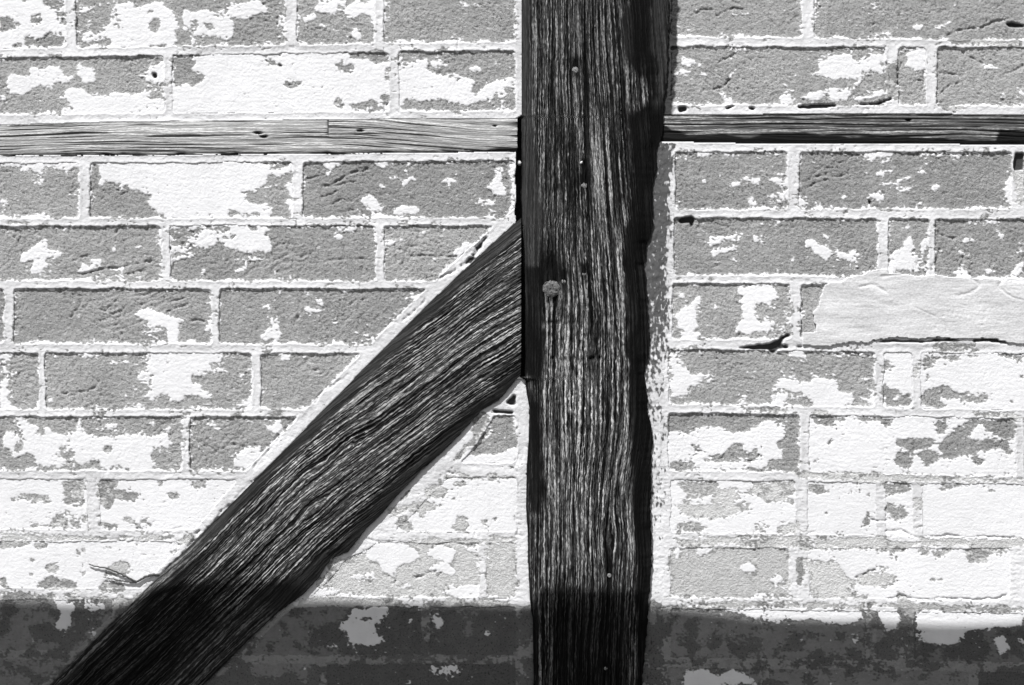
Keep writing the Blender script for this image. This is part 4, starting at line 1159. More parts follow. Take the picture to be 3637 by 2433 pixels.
def timber_material(name):
    m, N, L, b = nodes_of(name)
    u, v = attr(N, 'gu'), attr(N, 'gv')
    cv = N.new('ShaderNodeCombineXYZ'); L.new(u, cv.inputs[0]); L.new(v, cv.inputs[1])
    mp = N.new('ShaderNodeVectorMath'); mp.operation = 'MULTIPLY'; L.new(cv.outputs[0], mp.inputs[0]); mp.inputs[1].default_value = (1.0, 0.035, 1.0)
    fib = noise_n(N, L, mp.outputs[0], 0.95, 3.0, 0.65)          # streaks about a millimetre apart
    mp2 = N.new('ShaderNodeVectorMath'); mp2.operation = 'MULTIPLY'; L.new(cv.outputs[0], mp2.inputs[0]); mp2.inputs[1].default_value = (0.8, 0.06, 1.0)
    frag = noise_n(N, L, mp2.outputs[0], 0.9, 3.0, 0.7)           # breaks the streaks up along their length
    rid = attr(N, 'ridge')
    h = math_n(N, L, 'ADD', math_n(N, L, 'ADD', math_n(N, L, 'MULTIPLY', rid, 0.55), math_n(N, L, 'MULTIPLY', math_n(N, L, 'SUBTRACT', fib, 0.25), 1.5)), math_n(N, L, 'MULTIPLY', frag, 0.4))
    lit = step_n(N, L, h, 0.90, 1.12)
    lit = math_n(N, L, 'ADD', math_n(N, L, 'MULTIPLY', lit, 0.85), math_n(N, L, 'MULTIPLY', step_n(N, L, h, 0.6, 0.9), 0.15))
    mp3 = N.new('ShaderNodeVectorMath'); mp3.operation = 'MULTIPLY'; L.new(cv.outputs[0], mp3.inputs[0]); mp3.inputs[1].default_value = (0.75, 0.20, 1.0)
    brk = step_n(N, L, noise_n(N, L, mp3.outputs[0], 0.85, 4.0, 0.75), 0.36, 0.58)
    lit = math_n(N, L, 'MULTIPLY', lit, math_n(N, L, 'ADD', 0.22, math_n(N, L, 'MULTIPLY', brk, 0.78)))
    f = math_n(N, L, 'MULTIPLY', lit, attr(N, 'worn'), True)
    dk = N.new('ShaderNodeCombineColor')
    base = math_n(N, L, 'MULTIPLY', attr(N, 'base'), math_n(N, L, 'ADD', 0.3, math_n(N, L, 'MULTIPLY', h, 0.7)))
    for i in range(3):
        L.new(base, dk.inputs[i])
    pale = N.new('ShaderNodeCombineColor')
    for i in range(3):
        L.new(attr(N, 'pale'), pale.inputs[i])
    col = mix_n(N, L, f, dk.outputs[0], pale.outputs[0])
    L.new(col, b.inputs['Base Color'])
    b.inputs['Roughness'].default_value = 0.8
    b.inputs['Specular IOR Level'].default_value = 0.05
    bump = N.new('ShaderNodeBump'); bump.inputs['Strength'].default_value = 1.0
    bump.inputs['Distance'].default_value = 0.0007
    L.new(math_n(N, L, 'ADD', h, math_n(N, L, 'MULTIPLY', brk, 0.25)), bump.inputs['Height']); L.new(bump.outputs[0], b.inputs['Normal'])
    return m

M_TIMBER = timber_material('weathered_timber')

def plain_material(name, lo, hi, scale, rough=0.8, bump_d=0.0005, metal=0.0):
    m, N, L, b = nodes_of(name)
    pos = N.new('ShaderNodeNewGeometry').outputs['Position']
    n = noise_n(N, L, pos, scale, 4.0, 0.6)
    r = N.new('ShaderNodeMapRange'); L.new(n, r.inputs['Value'])
    r.inputs['From Min'].default_value = 0.3; r.inputs['From Max'].default_value = 0.7
    r.inputs['To Min'].default_value = lo; r.inputs['To Max'].default_value = hi
    c = N.new('ShaderNodeCombineColor')
    for i in range(3):
        L.new(r.outputs[0], c.inputs[i])
    L.new(c.outputs[0], b.inputs['Base Color'])
    b.inputs['Roughness'].default_value = rough
    b.inputs['Metallic'].default_value = metal
    b.inputs['Specular IOR Level'].default_value = 0.3
    bp = N.new('ShaderNodeBump'); bp.inputs['Distance'].default_value = bump_d
    L.new(n, bp.inputs['Height']); L.new(bp.outputs[0], b.inputs['Normal'])
    return m

# ------------------------------------------------------------------ mesh building
def sheet(name, PX, PY, D, fmask, back, mat, parent=None, attrs=None):
    """relief face on a grid of photo pixels, depth D (mm, towards the viewer), with sides running back to -back mm"""
    nr, nc = PX.shape
    idx = np.arange(nr * nc).reshape(nr, nc)
    a, b, c, d = idx[:-1, :-1], idx[:-1, 1:], idx[1:, 1:], idx[1:, :-1]
    F = np.stack([a, d, c, b], -1)
    F = F[fmask] if fmask is not None else F.reshape(-1, 4)
    if len(F) == 0:
        return None
    used = np.unique(F)
    remap = np.full(nr * nc, -1, np.int64); remap[used] = np.arange(len(used))
    F = remap[F]
    x = (PX.ravel()[used] - CX) / S; z = ZC - (PY.ravel()[used] - CY) / S; y = -D.ravel()[used] / 1000.0
    co = np.stack([x, y, z], 1)
    E = np.concatenate([F[:, [0, 1]], F[:, [1, 2]], F[:, [2, 3]], F[:, [3, 0]]])
    n = len(used)
    key = E[:, 0] * n + E[:, 1]; rev = E[:, 1] * n + E[:, 0]
    B = E[~np.isin(key, rev)]
    bv = np.unique(B)
    bm = np.full(n, -1, np.int64); bm[bv] = n + np.arange(len(bv))
    cb = co[bv].copy(); cb[:, 1] = back / 1000.0
    co = np.concatenate([co, cb])
    SF = np.stack([B[:, 1], B[:, 0], bm[B[:, 0]], bm[B[:, 1]]], 1)
    faces = np.concatenate([F, SF])
    org = np.array([co[:, 0].mean(), 0.0, co[:, 2].min()])
    me = bpy.data.meshes.new(name)
    me.vertices.add(len(co)); me.vertices.foreach_set('co', (co - org).astype(np.float32).ravel())
    me.loops.add(faces.size); me.loops.foreach_set('vertex_index', faces.astype(np.int32).ravel())
    me.polygons.add(len(faces)); me.polygons.foreach_set('loop_start', np.arange(0, faces.size, 4, dtype=np.int32))
    me.update(calc_edges=True)
    me.polygons.foreach_set('use_smooth', np.ones(len(faces), bool))
    for k, vv in (attrs or {}).items():
        at = me.attributes.new(k, 'FLOAT', 'POINT')
        vv = np.broadcast_to(vv, PX.shape).ravel()[used].astype(np.float32)
        at.data.foreach_set('value', np.concatenate([vv, vv[bv]]))
    me.materials.append(mat)
    o = bpy.data.objects.new(name, me)
    COL.objects.link(o)
    o.location = org
    if parent is not None:
        o.parent = parent
        o.location = org - np.array(parent.location)
    return o

def mesh_obj(name, verts, faces, mat, parent=None, org=None, smooth=False):
    org = np.array(org if org is not None else np.mean(verts, axis=0))
    me = bpy.data.meshes.new(name)
    me.from_pydata([tuple(np.array(v) - org) for v in verts], [], faces)
    me.update()
    if smooth:
        me.polygons.foreach_set('use_smooth', np.ones(len(faces), bool))
    me.materials.append(mat)
    o = bpy.data.objects.new(name, me); COL.objects.link(o)
    o.location = org
    if parent is not None:
        o.parent = parent; o.location = org - np.array(parent.location)
    return o

def tag(o, label=None, cat=None, group=None, kind=None):
    for k, v in (('label', label), ('category', cat), ('group', group), ('kind', kind)):
        if v:
            o[k] = v

def wp(px, py, d_mm=0.0):
    return np.array([(px - CX) / S, -d_mm / 1000.0, ZC - (py - CY) / S])

def wall_attrs(X, Y, tone):
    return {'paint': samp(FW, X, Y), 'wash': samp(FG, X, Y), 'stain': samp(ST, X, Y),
            'dirt_shade': np.clip(samp(DKs, X, Y) + 0.55 * samp(CR, X, Y) + samp(POST_SHADE, X, Y), 0, 1), 'tone': tone}  # dark holes and cracks, plus the post's painted shadow

# ------------------------------------------------------------------ the five brick panels
PANELS = [
    ('flaking whitewashed brickwork above the long pale rail, left of the black post', (900, 432)),
    ('grey brick infill with white pointing below the pale rail, above the slanting brace', (500, 2760)),
    ('narrow triangular brick infill tucked between the underside of the brace and the post', (1500, 2760)),
    ('bare grey brickwork above the dark bottomed short rail, right of the post', (3000, 402)),
    ('brick infill with smooth plaster patch below the short rail, right of the post', (3000, 2760)),
]
roots = []
for lab, (bx, by) in PANELS:
    e = bpy.data.objects.new('brick_panel', None)
    COL.objects.link(e); e.location = wp(bx, by)
    tag(e, lab, 'brick panel', 'brick infill panels of the timber frame')
    roots.append(e)

STEP = 3.7
def axis(a, b, st):
    return np.linspace(a, b, max(2, int(round((b - a) / st)) + 1))

rng = np.random.RandomState(7)
for c, x0, x1, base in BRICKS:
    ya, yb = min(top_of(c, x0), top_of(c, x1)) - 4, max(bot_of(c, x0), bot_of(c, x1)) + 4
    seen = x1 > -15 and x0 < 3650 and yb > -15 and ya < 2450
    st = STEP if seen else 15.0
    ax = axis(x0 - 4, x1 + 4, st)
    k = np.linspace(0, 1, len(axis(ya, yb, st)))
    X, K = np.meshgrid(ax, k)
    Y = (top_of(c, X) - 4) * (1 - K) + (bot_of(c, X) + 4) * K
    cl = brick_clip(c[0], X, Y) > -5
    fm = (cl[:-1, :-1] & cl[1:, :-1] & cl[:-1, 1:] & cl[1:, 1:])
    ip = in_panel(c[0], X, Y)
    fm &= (ip[:-1, :-1] & ip[1:, 1:] & ip[1:, :-1] & ip[:-1, 1:])
    t = rng.uniform(-1, 1, 3)
    tilt = 0.25 * t[0] + 0.35 * t[1] * (X - 0.5 * (x0 + x1)) / 350 + 0.3 * t[2] * (K - 0.5)
    D = brick_depth(X, Y, tilt)
    sheet('brick', X, Y, D, fm, 45.0, M_BRICK, roots[c[0]], wall_attrs(X, Y, rng.uniform(0.85, 1.13) * (0.40 if min(c[1]) > 2090 else 1.0)))  # lowest three courses given a darker colour to deepen the shade there

BOX = [(-460, 1862, -330, 452), (-460, 1850, 540, 2760), (300, 1905, 1340, 2760), (2340, 4085, -330, 412), (2260, 4085, 500, 2760)]
for p, (x0, x1, y0, y1) in enumerate(BOX):
    X, Y = np.meshgrid(axis(x0, x1, STEP), axis(y0, y1, STEP))
    if p == 1:
        X = np.minimum(X, np.minimum(1832, BR_U(Y) + 4) + 0 * X)
    s = samp(SDF, X, Y)
    ok = in_panel(p, X, Y) & (s > -9)
    fm = (ok[:-1, :-1] & ok[1:, :-1] & ok[:-1, 1:] & ok[1:, 1:])
    if p == 1:
        fm &= (np.abs(X[:-1, 1:] - X[:-1, :-1]) > 0.2) & (np.abs(X[1:, 1:] - X[1:, :-1]) > 0.2)
    D = mortar_depth(X, Y)
    sheet('mortar', X, Y, D, fm, 30.0, M_MORTAR, roots[p], wall_attrs(X, Y, 1.0 - 0.48 * sstep(2120, 2190, Y + 30 * fbm(X, Y, 80.0, 3, 74))))  # mortar colour darkened along with them, over the shaded band

# the smooth plaster patch trowelled over the fifth course on the right
X, Y = np.meshgrid(axis(2850, 3985, STEP), axis(955, 1240, STEP))
ins = samp(PL.astype(np.float32), X, Y) > 0.5
fm = ins[:-1, :-1] & ins[1:, :-1] & ins[:-1, 1:] & ins[1:, 1:]
D = 3.0 + 0.5 * fbm(X, Y, 170.0, 3, 131) + 0.32 * fbm(X / 8.0, Y, 9.0, 2, 132) * (0.5 + fbm(X, Y, 200.0, 2, 137)) + 0.16 * perlin(X / 9.0, Y / 9.0, 133) - 0.9 * sstep(0.05, 0.0, np.abs(perlin(X / 210.0, Y / 130.0, 138))) * sstep(0.0, 0.3, fbm(X, Y, 120.0, 2, 139)) \
    - 0.5 * sstep(0.45, 0.7, perlin(X / 13.0, Y / 10.0, 134)) * sstep(0, .3, fbm(X, Y, 130.0, 2, 135))
def plaster_material():
    m, N, L, b = nodes_of('plaster')
    pos = N.new('ShaderNodeNewGeometry').outputs['Position']
    v = N.new('ShaderNodeVectorMath'); v.operation = 'MULTIPLY'; L.new(pos, v.inputs[0]); v.inputs[1].default_value = (0.25, 1, 1.3)
    n = math_n(N, L, 'ADD', math_n(N, L, 'MULTIPLY', noise_n(N, L, v.outputs[0], 90.0, 4.0, 0.65), 0.6), math_n(N, L, 'MULTIPLY', noise_n(N, L, pos, 420.0, 3.0, 0.7), 0.4))
    r = N.new('ShaderNodeMapRange'); L.new(n, r.inputs['Value'])
    r.inputs['From Min'].default_value = 0.3; r.inputs['From Max'].default_value = 0.62
    r.inputs['To Min'].default_value = 0.40; r.inputs['To Max'].default_value = 0.70
    c = N.new('ShaderNodeCombineColor')
    for i in range(3):
        L.new(math_n(N, L, 'MULTIPLY', r.outputs[0], (0.995, 0.995, 1.01)[i]), c.inputs[i])
    L.new(c.outputs[0], b.inputs['Base Color']); b.inputs['Roughness'].default_value = 0.9; b.inputs['Specular IOR Level'].default_value = 0.15
    bp = N.new('ShaderNodeBump'); bp.inputs['Distance'].default_value = 0.0011; L.new(n, bp.inputs['Height']); L.new(bp.outputs[0], b.inputs['Normal'])
    return m
sheet('plaster_patch', X, Y, D, fm, 4.0, plaster_material(), roots[4], {})

# ------------------------------------------------------------------ timbers
TS = np.zeros(SH, np.float32)        # smooth black paint still in place (no open grain)
TM = np.zeros(SH, np.float32)        # smooth brown-grey weathered wood
for line in TIMBER.strip().splitlines():
    t = line.split(); p = pts_of(t[0], t[2:]); a = np.array(p)
    sl = window(a[:, 0].min() - 4, a[:, 0].max() + 4, a[:, 1].min() - 4, a[:, 1].max() + 4)
    m = inpoly(p, GX[sl], GY[sl])
    (TS if t[1] == 'k' else TM)[sl][m] = 1.0
    (TM if t[1] == 'k' else TS)[sl][m] = 0.0
TS = blur(warp(TS, 14.0), 2); TM = blur(warp(TM, 12.0), 3)

# post
ys = axis(-330, 2760, 5.2)
u = np.linspace(0, 1, 380)
U, Y = np.meshgrid(u, ys)
xl, xr = POST_L(Y), POST_R(Y) + 3.0 * perlin(Y / 13.0, Y * 0, 201) + 6.0 * perlin(Y / 37.0, Y * 0, 205)
X = xl + (xr - xl) * U
rec = X < POST_REC(Y)
fl = np.maximum(POST_L(Y), POST_REC(Y))                 # left arris of the face
fr = 2240 + 8 * perlin(Y / 300.0, Y * 0, 202) + np.interp(Y, [0, 300, 700, 1700, 2800], [-6, -4, -6, 8, 10])
# grain: gently leaning at the top, bowing round the low knot
lean = np.interp(Y, [-330, 0, 1100, 1500, 2000, 2433, 2760], [-60, -45, 30, 34, 12, -8, -20]) * sstep(1900, 2230, X)
gu = X - lean + 10 * perlin(X / 260.0, Y / 520.0, 203) + 3.5 * perlin(X / 80.0, Y / 230.0, 204)
gu = gu + 2.2 * perlin(X / 8.0, Y / 26.0, 206) + 1.2 * perlin(X / 5.0, Y / 13.0, 207)
kx, ky = 2166, 1905
gu = gu - 17 * np.exp(-((X - kx) / 55.0) ** 2 - ((Y - ky) / 70.0) ** 2) * np.tanh((X - kx) / 14.0) * 0.8
gu = gu + 22 * np.exp(-((Y - 1790) / 190.0) ** 2) * sstep(1900, 2200, X)
px_, py_ = 1958, 1026
gu = gu - 9 * np.exp(-((X - px_) / 60.0) ** 2 - ((Y - py_) / 80.0) ** 2) * np.tanh((X - px_) / 16.0)

def grain(gu, gv, seed, coarse=13.0, fine=4.8):
    r1 = perlin(gu / coarse, gv / 900.0, seed)
    r2 = perlin(gu / fine, gv / 420.0, seed + 1)
    r3 = perlin(gu / (fine * 0.8), gv / 260.0, seed + 2)
    r4 = perlin(gu / 5.0, gv / 30.0, seed + 3)
    split = sstep(0.28, 0.60, perlin(gu / 19.0, gv / 1100.0, seed + 4))
    return 0.5 + 0.30 * r1 + 0.75 * r2 + 0.5 * r3 + 0.15 * r4, split

rg, split = grain(gu, Y, 210)
k = samp(TS, X, Y); mm = samp(TM, X, Y)
marks = np.zeros_like(X)
for (xa, xb, yy, ww, dd) in ((1951, 2135, 1272, 8, 1.0), (1958, 2062, 1208, 6, .45), (1942, 2120, 1146, 6, .5)):
    wob = yy + 4 * perlin(X / 60.0, X * 0 + yy, 220)
    gap = sstep(-0.15, 0.25, perlin(X / 24.0, X * 0 + yy, 221))
    marks = np.maximum(marks, dd * gap * sstep(ww, ww * 0.4, np.abs(Y - wob)) * sstep(xa - 6, xa + 6, X) * sstep(xb + 6, xb - 6, X))
lr = sstep(0, 46, X - fl)
rr = sstep(0, 1, (xr - X) / np.maximum(xr - fr, 10))
wane = 1.0 * fbm(X, Y * 0.35, 60.0, 3, 222)
D = 4.0 + 8.5 * np.sqrt(np.clip(lr, 0, 1)) * np.clip(rr, 0, 1) ** 0.8 + 0.5 * fbm(X * 2, Y * 0.4, 200.0, 2, 223)
op = np.clip(1 - 0.85 * np.maximum(k, mm), 0, 1) * sstep(0, 30, X - fl)
D = D + 0.30 * op * fbm(X, Y * 0.45, 9.0, 2, 226) + op * (0.95 * (np.clip(rg, -0.3, 1.2) - 0.5) - 1.5 * split) + 0.35 * wane * np.maximum(k, mm) - 2.0 * marks
D = np.where(rec, -9.0 + 0.5 * wane, D)
worn = np.interp(Y, [-330, 0, 300, 700, 1000, 1250, 1700, 2000, 2400, 2760], [.62, .62, .65, .70, .85, 1.0, 1.0, .85, .75, .7])
blotch = 0.75 + 0.5 * fbm(X, Y * 0.4, 160.0, 3, 224)
worn = np.clip(worn * blotch * op * (1 - np.clip(k + 0.8 * mm, 0, 1)) * (1 - marks) * (1 - 0.9 * split), 0, 1)
for (hx, hy, hr) in ((2042, 252, 17), (2070, 600, 14), (2073, 655, 18), (2073, 968, 12), (2000, 995, 16), (2163, 2032, 20), (2150, 2369, 9), (1955, 1010, 46)):
    q = np.exp(-((X - hx) / hr) ** 2 - ((Y - hy + hr) / (hr * 2.4)) ** 2)
    worn = worn * (1 - np.clip(1.3 * q, 0, 1))
worn = np.where(rec, 0.0, worn)
foot = sstep(1960, 2200, Y) * sstep(1925, 1985, X) * sstep(2262, 2215, X)  # pale grain painted out where the shade crosses the lower post
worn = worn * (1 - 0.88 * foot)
base = np.where(rec, 0.016, 0.006 + 0.030 * mm * (0.6 + 0.8 * np.clip(rg, 0, 1)) + 0.022 * k * np.clip(rg - 0.35, 0, 1) * np.clip(0.5 + 1.5 * fbm(X, Y * 0.3, 50.0, 2, 225), 0, 1.3))
base = base * (1 - 0.7 * marks)
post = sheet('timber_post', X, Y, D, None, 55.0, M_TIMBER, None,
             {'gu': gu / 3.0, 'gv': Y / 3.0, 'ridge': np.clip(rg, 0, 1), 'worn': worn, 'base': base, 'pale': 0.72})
tag(post, 'upright black weathered timber post with open grain in the middle of the wall', 'post')

# brace: lanes run from the post down to the lower left
ad = np.array([-0.7113, 0.7029]); cd = np.array([-0.7029, -0.7113])       # along, across (up-left)
def to_tc(x, y):
    return (x - 1850) * ad[0] + (y - 1060) * ad[1], (x - 1850) * cd[0] + (y - 1060) * cd[1]
yy = np.linspace(745, 2790, 700)
tu, cu = to_tc(BR_U(yy), yy)
yv = np.linspace(1332, 2790, 500)
tv, cv = to_tc(BR_V(yv), yv)
o1, o2 = np.argsort(tu), np.argsort(tv)
cU = lambda t: np.interp(t, tu[o1], cu[o1]); cV = lambda t: np.interp(t, tv[o2], cv[o2])
nu, nt_ = 270, 470
uu = np.linspace(0, 1, nu)
c_nom = cV(0) + (cU(0) - cV(0)) * uu
for _ in range(12):      # start of each lane on the line x = 1849
    t0 = ((1851 - 1850) - c_nom * cd[0]) / ad[0]
    c_nom = cV(t0) + (cU(t0) - cV(t0)) * uu
T = t0[None, :] + (2420 - t0[None, :]) * np.linspace(0, 1, nt_)[:, None]
C = cV(T) + (cU(T) - cV(T)) * uu[None, :]
C = C + 2.5 * perlin(T / 14.0, T * 0, 231) * (uu[None, :] < 0.01) 
X = 1850 + T * ad[0] + C * cd[0]; Y = 1060 + T * ad[1] + C * cd[1]
eu = cU(T) - C; ev = C - cV(T)                          # px from the upper and the lower edge
slope = np.interp(T, [-300, 500, 900, 1300, 2400], [0.20, 0.17, 0.10, 0.02, 0.0])
drift = np.cumsum(np.concatenate([[0], np.interp(np.linspace(-400, 2420, 600), [-300, 500, 900, 1300, 2400], [0.20, 0.17, 0.10, 0.02, 0.0])])) * (2820 / 600)
drift = np.interp(T, np.linspace(-400, 2420, 601), drift)
gu = C - drift + 12 * perlin(T / 420.0, C / 200.0, 232) + 3 * perlin(T / 120.0, C / 80.0, 233)
gu = gu + 2.2 * perlin(C / 8.0, T / 26.0, 246) + 1.2 * perlin(C / 5.0, T / 13.0, 247)
for (bx, by, amp, r) in ((1254, 1577, 9, 50), (1118, 1810, 14, 40), (1100, 1690, 7, 90)):
    bt, bc = to_tc(bx, by)
    q = np.exp(-((T - bt) / (r * 1.5)) ** 2 - ((C - bc) / r) ** 2)
    gu = gu - amp * q * np.tanh((C - bc) / 14.0)
rg, split = grain(gu, T, 240, 13.0, 4.6)
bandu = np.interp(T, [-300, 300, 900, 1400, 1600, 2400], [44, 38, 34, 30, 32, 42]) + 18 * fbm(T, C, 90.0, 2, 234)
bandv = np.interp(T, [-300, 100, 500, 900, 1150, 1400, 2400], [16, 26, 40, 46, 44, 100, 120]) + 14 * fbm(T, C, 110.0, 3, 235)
edge_paint = np.maximum(sstep(bandu + 16, bandu - 16, eu), sstep(bandv + 26, bandv - 26, ev))  # smooth black paint left along both edges of the brace
D = 3.5 + 9.0 * sstep(-8, 75, eu) ** 0.7 * sstep(-10, 85, ev) ** 0.7 + 0.6 * fbm(T * 0.5, C * 2, 160.0, 2, 236)
op = 1 - 0.8 * edge_paint
D = D + 0.30 * op * fbm(C, T * 0.45, 9.0, 2, 248) + op * (0.85 * (np.clip(rg, -0.3, 1.2) - 0.5) - 1.0 * split) + 0.4 * fbm(T * 0.3, C, 30.0, 3, 237) * edge_paint
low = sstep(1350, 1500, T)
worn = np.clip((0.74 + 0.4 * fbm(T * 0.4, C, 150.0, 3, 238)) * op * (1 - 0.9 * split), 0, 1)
edge_tex = edge_paint * low
worn = np.maximum(worn * (1 - edge_paint), 0.28 * edge_tex)
worn = worn * (1 - 0.88 * sstep(1400, 1600, T) * (1 - edge_paint))  # pale grain painted out over the shaded lower end
base = 0.007 + 0.022 * edge_paint * (0.5 + np.clip(rg, 0, 1)) * (1 - low * 0.3)
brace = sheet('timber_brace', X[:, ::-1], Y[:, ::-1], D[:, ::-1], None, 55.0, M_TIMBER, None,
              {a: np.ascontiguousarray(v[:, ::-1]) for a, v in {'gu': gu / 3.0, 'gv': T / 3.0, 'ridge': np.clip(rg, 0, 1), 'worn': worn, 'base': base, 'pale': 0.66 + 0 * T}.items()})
tag(brace, 'slanting black timber brace running from the post down to the lower left', 'brace')

# rails
def rail(x0, x1, ft, fb, seed, depth, dark_line, label, left):
    X, K = np.meshgrid(axis(x0, x1, 5.0), np.linspace(0, 1, 74))
    if left:
        X = np.minimum(X, 1838 + 3 * perlin(K * 5, K * 0, 251))
    Y = ft(X) * (1 - K) + fb(X) * K
    v = Y - (0.5 * (ft(X) + fb(X)))
    gv = X
    gu = v + 7 * perlin(X / 600.0, v / 120.0, seed) + 1.5 * perlin(X / 140.0, v / 40.0, seed + 9)
    if left:
        s = sstep(1180, 1830, X)
        gu = gu - 46 * s * (X > 1166)
        gu = gu + np.where((X > 1166) & (v < 0), 37.0, 0.0)
    r1 = perlin(gu / 19.0, gv / 1500.0, seed + 1); r2 = perlin(gu / 8.0, gv / 420.0, seed + 2); r3 = perlin(gu / 5.0, gv / 140.0, seed + 3)
    rg = 0.5 + 0.35 * r1 + 0.5 * r2 + 0.35 * r3
    split = sstep(0.13, 0.02, np.abs(perlin(gu / 24.0, gv / 1800.0, seed + 4))) * sstep(-0.2, 0.15, perlin(gv / 260.0, gu / 22.0, seed + 5))
    split = np.maximum(split, 0.75 * sstep(0.36, 0.55, perlin(gu / 10.0, gv / 520.0, seed + 6)))
    if left:
        joint = sstep(4, 1.5, np.abs(X - 1166)) * (v < -8) + sstep(3.5, 1.0, np.abs(v + 8)) * sstep(1150, 1166, X) * sstep(1420, 1250, X)
        split = np.maximum(split, 0.9 * np.clip(joint, 0, 1))
    D = depth + 0.4 * (np.clip(rg, 0, 1) - 0.5) - 1.1 * split
    D = D - 1.3 * sstep(22, 0, Y - ft(X)) ** 2 - 1.4 * sstep(20, 0, fb(X) - Y) ** 2
    knots = ((917, 473, 17, 6), (938, 486, 15, 6), (1280, 465, 14, 5), (1757, 448, 7, 4)) if left else ((3226, 427, 12, 6),)
    kn = 0
    for (a, b, ra, rb) in knots:
        kn = np.maximum(kn, sstep(1.3, 0.6, np.hypot((X - a) / ra, (Y - b) / rb) + 0.3 * perlin(X / 6.0, Y / 6.0, 260)))
    D = D - 2.0 * kn
    black = sstep(-5, 7, Y - dark_line(X) + 16 * fbm(X * 0.3, Y, 30.0, 3, seed + 7))
    worn = np.clip((0.95 if left else 0.8) + 0.25 * fbm(X * 0.25, Y, 60.0, 2, seed + 8), 0, 1) * (1 - black) * (1 - split) * (1 - kn)
    base = (0.36 if left else 0.09) * (1 - black) * (1 - 0.9 * split) * (1 - kn) + 0.014
    if left:
        ins = sstep(1840, 1832, X)
    o = sheet('timber_rail', X, Y, D, (np.abs(np.diff(X, axis=1)) > 0.3)[:-1] if left else None, 40.0, M_TIMBER, None,
              {'gu': gu / 3.0, 'gv': gv / 3.0, 'ridge': np.clip(rg, 0, 1), 'worn': worn, 'base': base, 'pale': 0.74 if left else 0.62})
    tag(o, label, 'rail', 'horizontal rails of the timber frame')
    return o
rail(-460, 1845, RL_T, RL_B, 300, 2.6, lambda x: RL_B(x) - 8 - 12 * sstep(1650, 1750, x), 'long pale grained timber rail running left from the post', True)
rail(2322, 4085, RR_T, RR_B, 340, 1.6, pl([(2300, 430), (2355, 440), (2385, 462), (2420, 474), (2637, 482), (2808, 469), (2893, 474), (3064, 482), (3192, 486), (3320, 495), (3533, 492), (3556, 463), (4100, 470)]),
     'short timber rail with blackened lower edge running right from the post', False)

# nails and the oak peg in the post
M_NAIL = plain_material('rusty_nail', 0.06, 0.34, 900.0, 0.55, 0.0006, 0.3)
M_PEG = plain_material('oak_peg', 0.02, 0.20, 420.0, 0.8, 0.0012)
M_CHIP = plain_material('lime_chip', 0.5, 0.72, 300.0, 0.9)
def disc(name, px, py, r_px, d0, d1, mat, parent, seed, sides=11, dome=0.6, sq=1.0):
    rs = np.random.RandomState(seed)
    ang = np.linspace(0, 2 * np.pi, sides, endpoint=False) + rs.uniform(0, 1)
    rr = r_px * rs.uniform(0.85, 1.12, sides)
    V = []
    for f, d in ((1.0, d0), (1.0, d1 - dome * 0.6), (0.7, d1)):
        for a, q in zip(ang, rr):
            V.append(wp(px + f * q * math.cos(a), py + sq * f * q * math.sin(a), d + rs.uniform(-.1, .1)))
    V.append(wp(px, py, d1 + dome * 0.3))
    Fc = []
    for k in range(2):
        for i in range(sides):
            j = (i + 1) % sides
            Fc.append((k * sides + i, (k + 1) * sides + i, (k + 1) * sides + j, k * sides + j))
    for i in range(sides):
        Fc.append((2 * sides + i, 3 * sides, 2 * sides + (i + 1) % sides))
    return mesh_obj(name, V, Fc, mat, parent)
for i, (x, y, r) in enumerate(((2042, 252, 12), (2073, 662, 11), (2073, 975, 7), (2000, 1001, 9), (2163, 2040, 8), (2150, 2369, 7))):
    disc('nail', x, y, r * 0.95, 5.0, 12.7, M_NAIL, post, 20 + i)

def peg(px, py, r, parent):
    g = np.linspace(-1, 1, 25)
    A, Bq = np.meshgrid(g, g)
    rad = np.hypot(A, Bq) + 0.08 * perlin(A * 3, Bq * 3, 401)
    X = px + A * r * 1.08; Y = py + Bq * r
    d = 14.6 - 1.4 * sstep(0.5, 1.0, rad)
    crk = np.minimum(np.abs(np.sin(3.4 * (A * 0.9 + Bq * 0.5) + 1.2 * perlin(A * 2, Bq * 2, 402))), np.abs(np.sin(3.1 * (A * 0.5 - Bq) + 1.0 * perlin(A * 2, Bq * 2, 403))))
    d = d - 0.7 * sstep(0.30, 0.05, crk) + 0.45 * perlin(A * 6, Bq * 6, 404)
    m = rad < 1.0
    fm = m[:-1, :-1] & m[1:, :-1] & m[:-1, 1:] & m[1:, 1:]
    o = sheet('peg', X, Y, d, fm, -4.0, M_PEG, parent, {})
    return o
peg(1958, 1027, 31, post)

# loose lime crumb lodged in the gap beside the post, and a chip on the face
def chip(px, py, r, d, label, seed):
    rs = np.random.RandomState(seed)
    V = []
    for f, dd in ((1.0, d - 3.0), (0.95, d), (0.5, d + 1.4)):
        for i in range(7):
            a = i * 2 * math.pi / 7
            q = r * f * rs.uniform(0.7, 1.2)
            V.append(wp(px + q * math.cos(a), py + 1.1 * q * math.sin(a), dd))
    V.append(wp(px, py, d + 1.8))
    Fc = [(k * 7 + i, (k + 1) * 7 + i, (k + 1) * 7 + (i + 1) % 7, k * 7 + (i + 1) % 7) for k in range(2) for i in range(7)]
    Fc += [(14 + i, 21, 14 + (i + 1) % 7) for i in range(7)]
    o = mesh_obj('lime_crumb', V, Fc, M_CHIP, None, V[0])
    tag(o, label, 'crumb', 'loose crumbs of lime on the timber')
chip(1845, 578, 9, -4.0, 'tiny white lime crumb lodged in the gap left of the post below the rail', 3)
chip(2064, 581, 6, 12.4, 'tiny white lime crumb stuck on the face of the post between two nails', 4)

